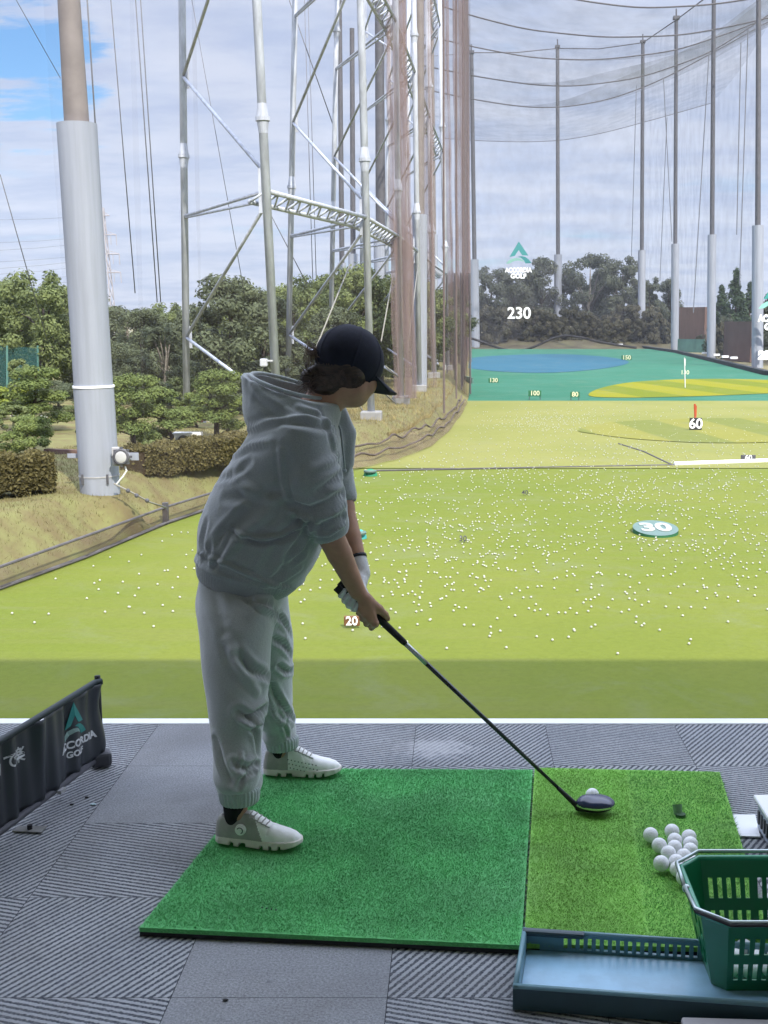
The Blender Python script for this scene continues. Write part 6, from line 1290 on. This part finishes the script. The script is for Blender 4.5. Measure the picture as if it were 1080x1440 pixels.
hb = BVHTree.FromPolygons([v.co[:] for v in hair.data.vertices], [p.vertices[:] for p in hair.data.polygons]); q3 = MB()
for i in range(420):
    st = HP(rh.uniform(-.075, .034), -.075, rh.uniform(-.062, -.030)); en = np.array(W(438 + rh.normal(0, 3), 530 + rh.normal(0, 4), YM - .035)); pth = []
    for t in np.linspace(0, rh.uniform(.55, .95), 6):
        p = st + (en - st) * t + v3(0, -.006, -.016 * math.sin(math.pi * t)); h = hb.find_nearest(Vector(p)); pth.append(np.array(h[0]) + np.array(h[1]) * rh.uniform(.0004, .0024))
    q3.tube(pth, [.0004, .0009, .0010, .0010, .0009, .0005], 4, False)
q3.build('side_strands', mat('hair_sheen', (.05, .032, .022), .4, .4, 60, spec=.5, col2=(.10, .066, .045)), hair, False, False)
q.build('bun_strands', M_hair, hair, False, False); q2.build('loose_strands', mat('brown_hair_ends', (.14, .09, .06), .45, .3, 20, spec=.5), hair, False, False)
CPs = SDF(HC - .26, HC + .26, .0032)
CPs.ell(HP(-.004, 0, .022), (.110, .090, .099), HM, 0)
cutn = hu - hf * .38; cutn /= np.linalg.norm(cutn)
sl_, PP = CPs.reg(HC - .24, HC + .24); CPs.F[sl_] = np.maximum(CPs.F[sl_], -((PP - HP(0, 0, -.054)) @ cutn))
CPs.ell(HP(-.004, 0, .012), (.102, .082, .094), HM, .003, True)
P, Q = CPs.skin(3)
# stitched panel seams
rel = (P - HP(-.004, 0, .0)) @ HM.T; ang = np.arctan2(rel[:, 1], rel[:, 0]); Nn = normals(P, Q); sd = np.abs(((ang / (math.pi / 3) + .5) % 1) - .5) * (math.pi / 3) * np.hypot(rel[:, 0], rel[:, 1]); P = P - Nn * (.0022 * np.exp(-(sd / .003) ** 2))[:, None] + Nn * cloth_noise(P, .0012, 31)[:, None]
cap = skin_obj('cap', P, Q, M_cap, person); MB().sphere(HP(-.004, 0, .1215), .008, 12, 8, (1, 1, .6)).build('cap_button', M_cap, cap, True)
rows = []
for f in np.linspace(0, 1, 10):
    q_ = []
    for t in np.linspace(-1, 1, 33):
        a = t * R(62); fx = .100 * math.cos(a) + .0; ly = .084 * math.sin(a) * 1.04; ex = .090 * f * math.cos(a * .9) ** .55; yy_ = ly * (1 - .02 * f)
        zc = .002 + (-.012 * f) - .018 * (t * t) * (.45 + .55 * f); q_.append(HP(fx + ex, yy_, zc - .002))
    rows.append(q_)
o = grid_surface(rows, 'cap_brim', mat('dark_brim_cloth', (.016, .018, .028), .8, .15, 60, bump=.15, bscale=300), cap); md = o.modifiers.new('thickness', 'SOLIDIFY'); md.thickness = .0045; md.offset = 0

# ---- socks and shoes
M_sock = mat('black_sock_knit', (.012, .012, .014), .9, .2, 80); M_shoe = mat('white_shoe_leather', (.84, .84, .82), .42, .05, 20, bump=.08, bscale=90, spec=.4); M_shoeg = mat('grey_shoe_panel', (.36, .355, .33), .6, .1, 30, bump=.1, bscale=150); M_sole = mat('pale_shoe_sole', (.70, .65, .60), .6, .08, 14)
WX = [-.004, .0, .012, .05, .10, .15, .19, .22, .245, .258, .264]; WY = [.0, .014, .026, .033, .031, .040, .045, .042, .032, .018, .0]
def shoe(label_px, heel_p, toe_p, outer):
    heel_p, toe_p = np.array(heel_p), np.array(toe_p); f = toe_p - heel_p; f[2] = 0; Ls = np.linalg.norm(f); f /= Ls; l = np.cross(v3(0, 0, 1), f); k = Ls / .26
    loc = lambda p: np.stack([((p - heel_p) @ f) / k, ((p - heel_p) @ l) / k, (p[..., 2] - MZ) / k], -1)
    glo = lambda x, y, z: heel_p * v3(1, 1, 0) + v3(0, 0, MZ) + (f * x + l * y + v3(0, 0, z)) * k
    lo = np.minimum(heel_p, toe_p) - .07; hi = np.maximum(heel_p, toe_p) + .07; lo[2] = MZ - .01; hi[2] = MZ + .16
    e = empty('shoe', heel_p, None); e.parent = person; e.matrix_parent_inverse = Matrix.Translation(-person.location)
    S1 = SDF(lo, hi, .0026); sl_, Pg = S1.reg(lo, hi); q = loc(Pg); x, y, z = q[..., 0], q[..., 1], q[..., 2]; wv = np.interp(x, WX, WY)
    lift = np.interp(x, [-.01, .0, .06, .17, .22, .265], [.006, .003, 0, 0, .004, .014]); top = np.interp(x, [0, .08, .16, .264], [.036, .030, .024, .026])
    d = np.maximum(np.abs(y) - wv - .0035 * np.cos((z - lift) * 70), np.maximum(z - top, lift - z)); d = np.maximum(d, np.maximum(-.004 - x, x - .264))
    for xc, w_ in ((.055, .006), (.088, .010), (.150, .005), (.178, .004), (.205, .004)): d = np.maximum(d, -np.maximum(np.abs(x - xc) - w_, z - lift - .011))
    S1.F[sl_] = d * k; P, Q = S1.skin(2)
    link('sole', np_mesh('sole', P, orient(P, Q), M_sole, True), e)
    S2 = SDF(lo, hi, .0026); hgt = np.interp(x, [-.004, .006, .02, .05, .085, .105, .13, .16, .19, .22, .24, .255, .262], [.03, .078, .088, .086, .096, .100, .088, .069, .057, .050, .044, .034, .02]); wu = np.maximum(wv * .985, .001) * np.interp(x, [0, .05, .1, .26], [1.0, .98, 1.0, 1.0])
    r_ = ((np.abs(y) / wu) ** 2.3 + (np.maximum(z, 0) / hgt) ** 2.5) ** (1 / 2.4); d = (r_ - 1) * np.minimum(wu, hgt) * .8; d = np.maximum(d, .02 - z); d = np.maximum(d, np.maximum(-.002 - x, x - .262))
    op = np.sqrt(((x - .052) / .040) ** 2 + (y / .0265) ** 2 + ((z - .112) / .050) ** 2) - 1; d = np.maximum(d, -op * .027)
    S2.F[sl_] = d * k; P, Q = S2.skin(3); Q = orient(P, Q); lc_ = loc(P); Nn = normals(P, Q)
    # panels: grey saddle between heel and lace area, edge welts
    xb = lambda zz: .150 - .45 * (zz - .03); edge = lc_[:, 0] - xb(lc_[:, 2]); inpan = (lc_[:, 0] < xb(lc_[:, 2])) & (lc_[:, 2] < .094) & (np.abs(lc_[:, 1]) > .010)
    P = P + Nn * (.0014 * inpan * (1 - 0))[:, None] - Nn * (.0016 * np.exp(-((lc_[:, 0] - .166 - .25 * (lc_[:, 2] - .05)) / .005) ** 2) * (lc_[:, 2] > .04))[:, None]
    fc = loc(P[Q].mean(1)); mi = (((fc[:, 0] < xb(fc[:, 2])) & (np.abs(fc[:, 1]) > .012) & ((fc[:, 1] * outer > 0) | (fc[:, 0] < .085))) | (fc[:, 0] < .022)).astype(int)
    o = link('upper', np_mesh('upper', P, Q, [M_shoe, M_shoeg], True, midx=mi), e)
    bvh = BVHTree.FromPolygons([tuple(p) for p in P], [tuple(q_) for q_ in Q])
    def on(x, y, z):
        """point of the upper straight across from the foot axis"""
        o_ = Vector(glo(x, 0, z)); d_ = Vector(l * (1 if y > 0 else -1)); h = bvh.ray_cast(o_, d_); return np.array(h[0]) if h[0] is not None else np.array(glo(x, y, z))
    sd = outer
    if outer == -1:
        c = on(.085, -1, .052); q_ = MB(); q_.tube([c - l * -.0 , c - l * .0075], [.0165, .0155], 22); q_.tube([c - l * .0075, c - l * .0105], [.012, .011], 20); smooth_by_angle(q_.build('lace_dial', M_shoe, e))
        q_ = MB(); q_.tube([c - l * .0106 + (f * math.cos(t) + v3(0, 0, 1) * math.sin(t)) * .0085 for t in np.linspace(-1.2, 2.6, 12)], .0014, 6); q_.build('dial_mark', M_dark, e)
    else:
        q_ = MB()
        for i in range(9):
            for j in range(3):
                c = on(.085 + .012 * i + .004 * j, 1, .058 - .014 * j - .0022 * i); c2 = on(.085 + .012 * i + .004 * j, -1, .058 - .014 * j - .0022 * i); q_.sphere(c2, .0022, 6, 5)
        q_.build('vent_holes', M_dark, e)
    def ontop(x, y):
        h = bvh.ray_cast(Vector(glo(x, y, .2)), Vector((0, 0, -1))); return np.array(h[0]) + v3(0, 0, .002) if h[0] is not None else np.array(glo(x, y, .08))
    q_ = MB()
    for i in range(5):
        x = .108 + i * .0125; q_.tube([ontop(x, -.022), ontop(x + .003, -.010), ontop(x + .005, .0), ontop(x + .003, .010), ontop(x, .022)], .0019, 6)
        q_.tube([ontop(x, -.022), ontop(x + .0125, -.020)], .0017, 6)
    q_.build('lace', mat('grey_lace', (.36, .35, .33), .7, .1, 60), e)
    q_ = MB(); q_.tube([glo(.052, 0, .05), glo(.055, 0, .085), glo(.057, 0, .135)], [.025 * k, .0305 * k, .036 * k], 24); q_.build('sock', M_sock, e, True)
    return e
shoe('r', hR, tR, -1); shoe('l', hL, tL, 1)

# ---- golf club
club = empty('golf_club', heel, 'long golf club with dark shaft and navy head held behind the ball', 'golf club')
M_grip = mat('grip_rubber', (.02, .02, .022), .7, .2, 60); M_shaft = mat('dark_shaft', (.05, .055, .06), .25, .05, 10, metal=.5, spec=.5); M_chrome = mat('chrome', (.62, .63, .65), .18, .04, 8, metal=.9); M_navy = mat('navy_club_paint', (.016, .024, .07), .16, .1, 6, spec=.7)
q = MB(); q.tube([AX(0), AX(.006), AX(.26), AX(.272)], [.0125, .0138, .0100, .0085], 14); q.build('grip', M_grip, club, True)
q = MB(); q.tube([AX(.2725), AX(.36)], [.0078, .0076], 12); q.build('shaft_label', mat('silver_shaft', (.42, .44, .44), .3, .1, 40, metal=.6), club, True)
q = MB(); q.tube([AX(.3605), AX(clublen - .045)], [.0075, .0052], 12); q.build('shaft', M_shaft, club, True)
q = MB(); q.tube([AX(clublen - .075), AX(clublen - .0), heel + v3(.012, 0, -.012)], [.0062, .0085, .011], 14); q.build('hosel', M_black, club, True)
hc = v3(HEADP[0] + .018, HEADP[1] - .010, MZ + .026); K_ = SDF(hc - .11, hc + .11, .0022)
K_.ell(hc, (.058, .048, .024), None, 0); K_.cone(heel + v3(.012, 0, -.012), hc - v3(.03, 0, 0), .012, .02, .02)
sl_, PP = K_.reg(hc - .1, hc + .1); K_.F[sl_] = np.maximum(K_.F[sl_], np.maximum(PP[..., 1] - (hc[1] + .036), (MZ + .002) - PP[..., 2]))
P, Q = K_.skin(2); Q = orient(P, Q); fc = P[Q].mean(1); mi = np.where(fc[:, 2] < hc[2] - .006, 1, 0); mi = np.where((np.abs(fc[:, 2] - (hc[2] - .003)) < .003), 2, mi)
skin_obj('head', P, Q, [M_navy, M_black, M_chrome], club, mi)

# ------------------------------------------------------------------ thin autumn haze over the range
bm = bmesh.new(); bmesh.ops.create_cube(bm, size=1.0); me = bpy.data.meshes.new('haze')
for v in bm.verts: v.co = Vector((v.co.x * 2000, 250 + v.co.y * 1100, (FZ - 1.5) + (v.co.z + .5) * 75))
bm.to_mesh(me); bm.free(); hm = bpy.data.materials.new('haze_air'); hm.use_nodes = True; hm.node_tree.nodes.clear(); T = NT(hm.node_tree)
pv = T.n('ShaderNodeVolumePrincipled'); pv.inputs['Color'].default_value = (.86, .90, .98, 1); pv.inputs['Density'].default_value = .00022; pv.inputs['Anisotropy'].default_value = .2
ho = T.n('ShaderNodeOutputMaterial'); T.l(pv.outputs[0], ho.inputs['Volume']); me.materials.append(hm); tag(link('haze', me), 'thin pale haze in the air over the whole range', 'haze', kind='stuff')
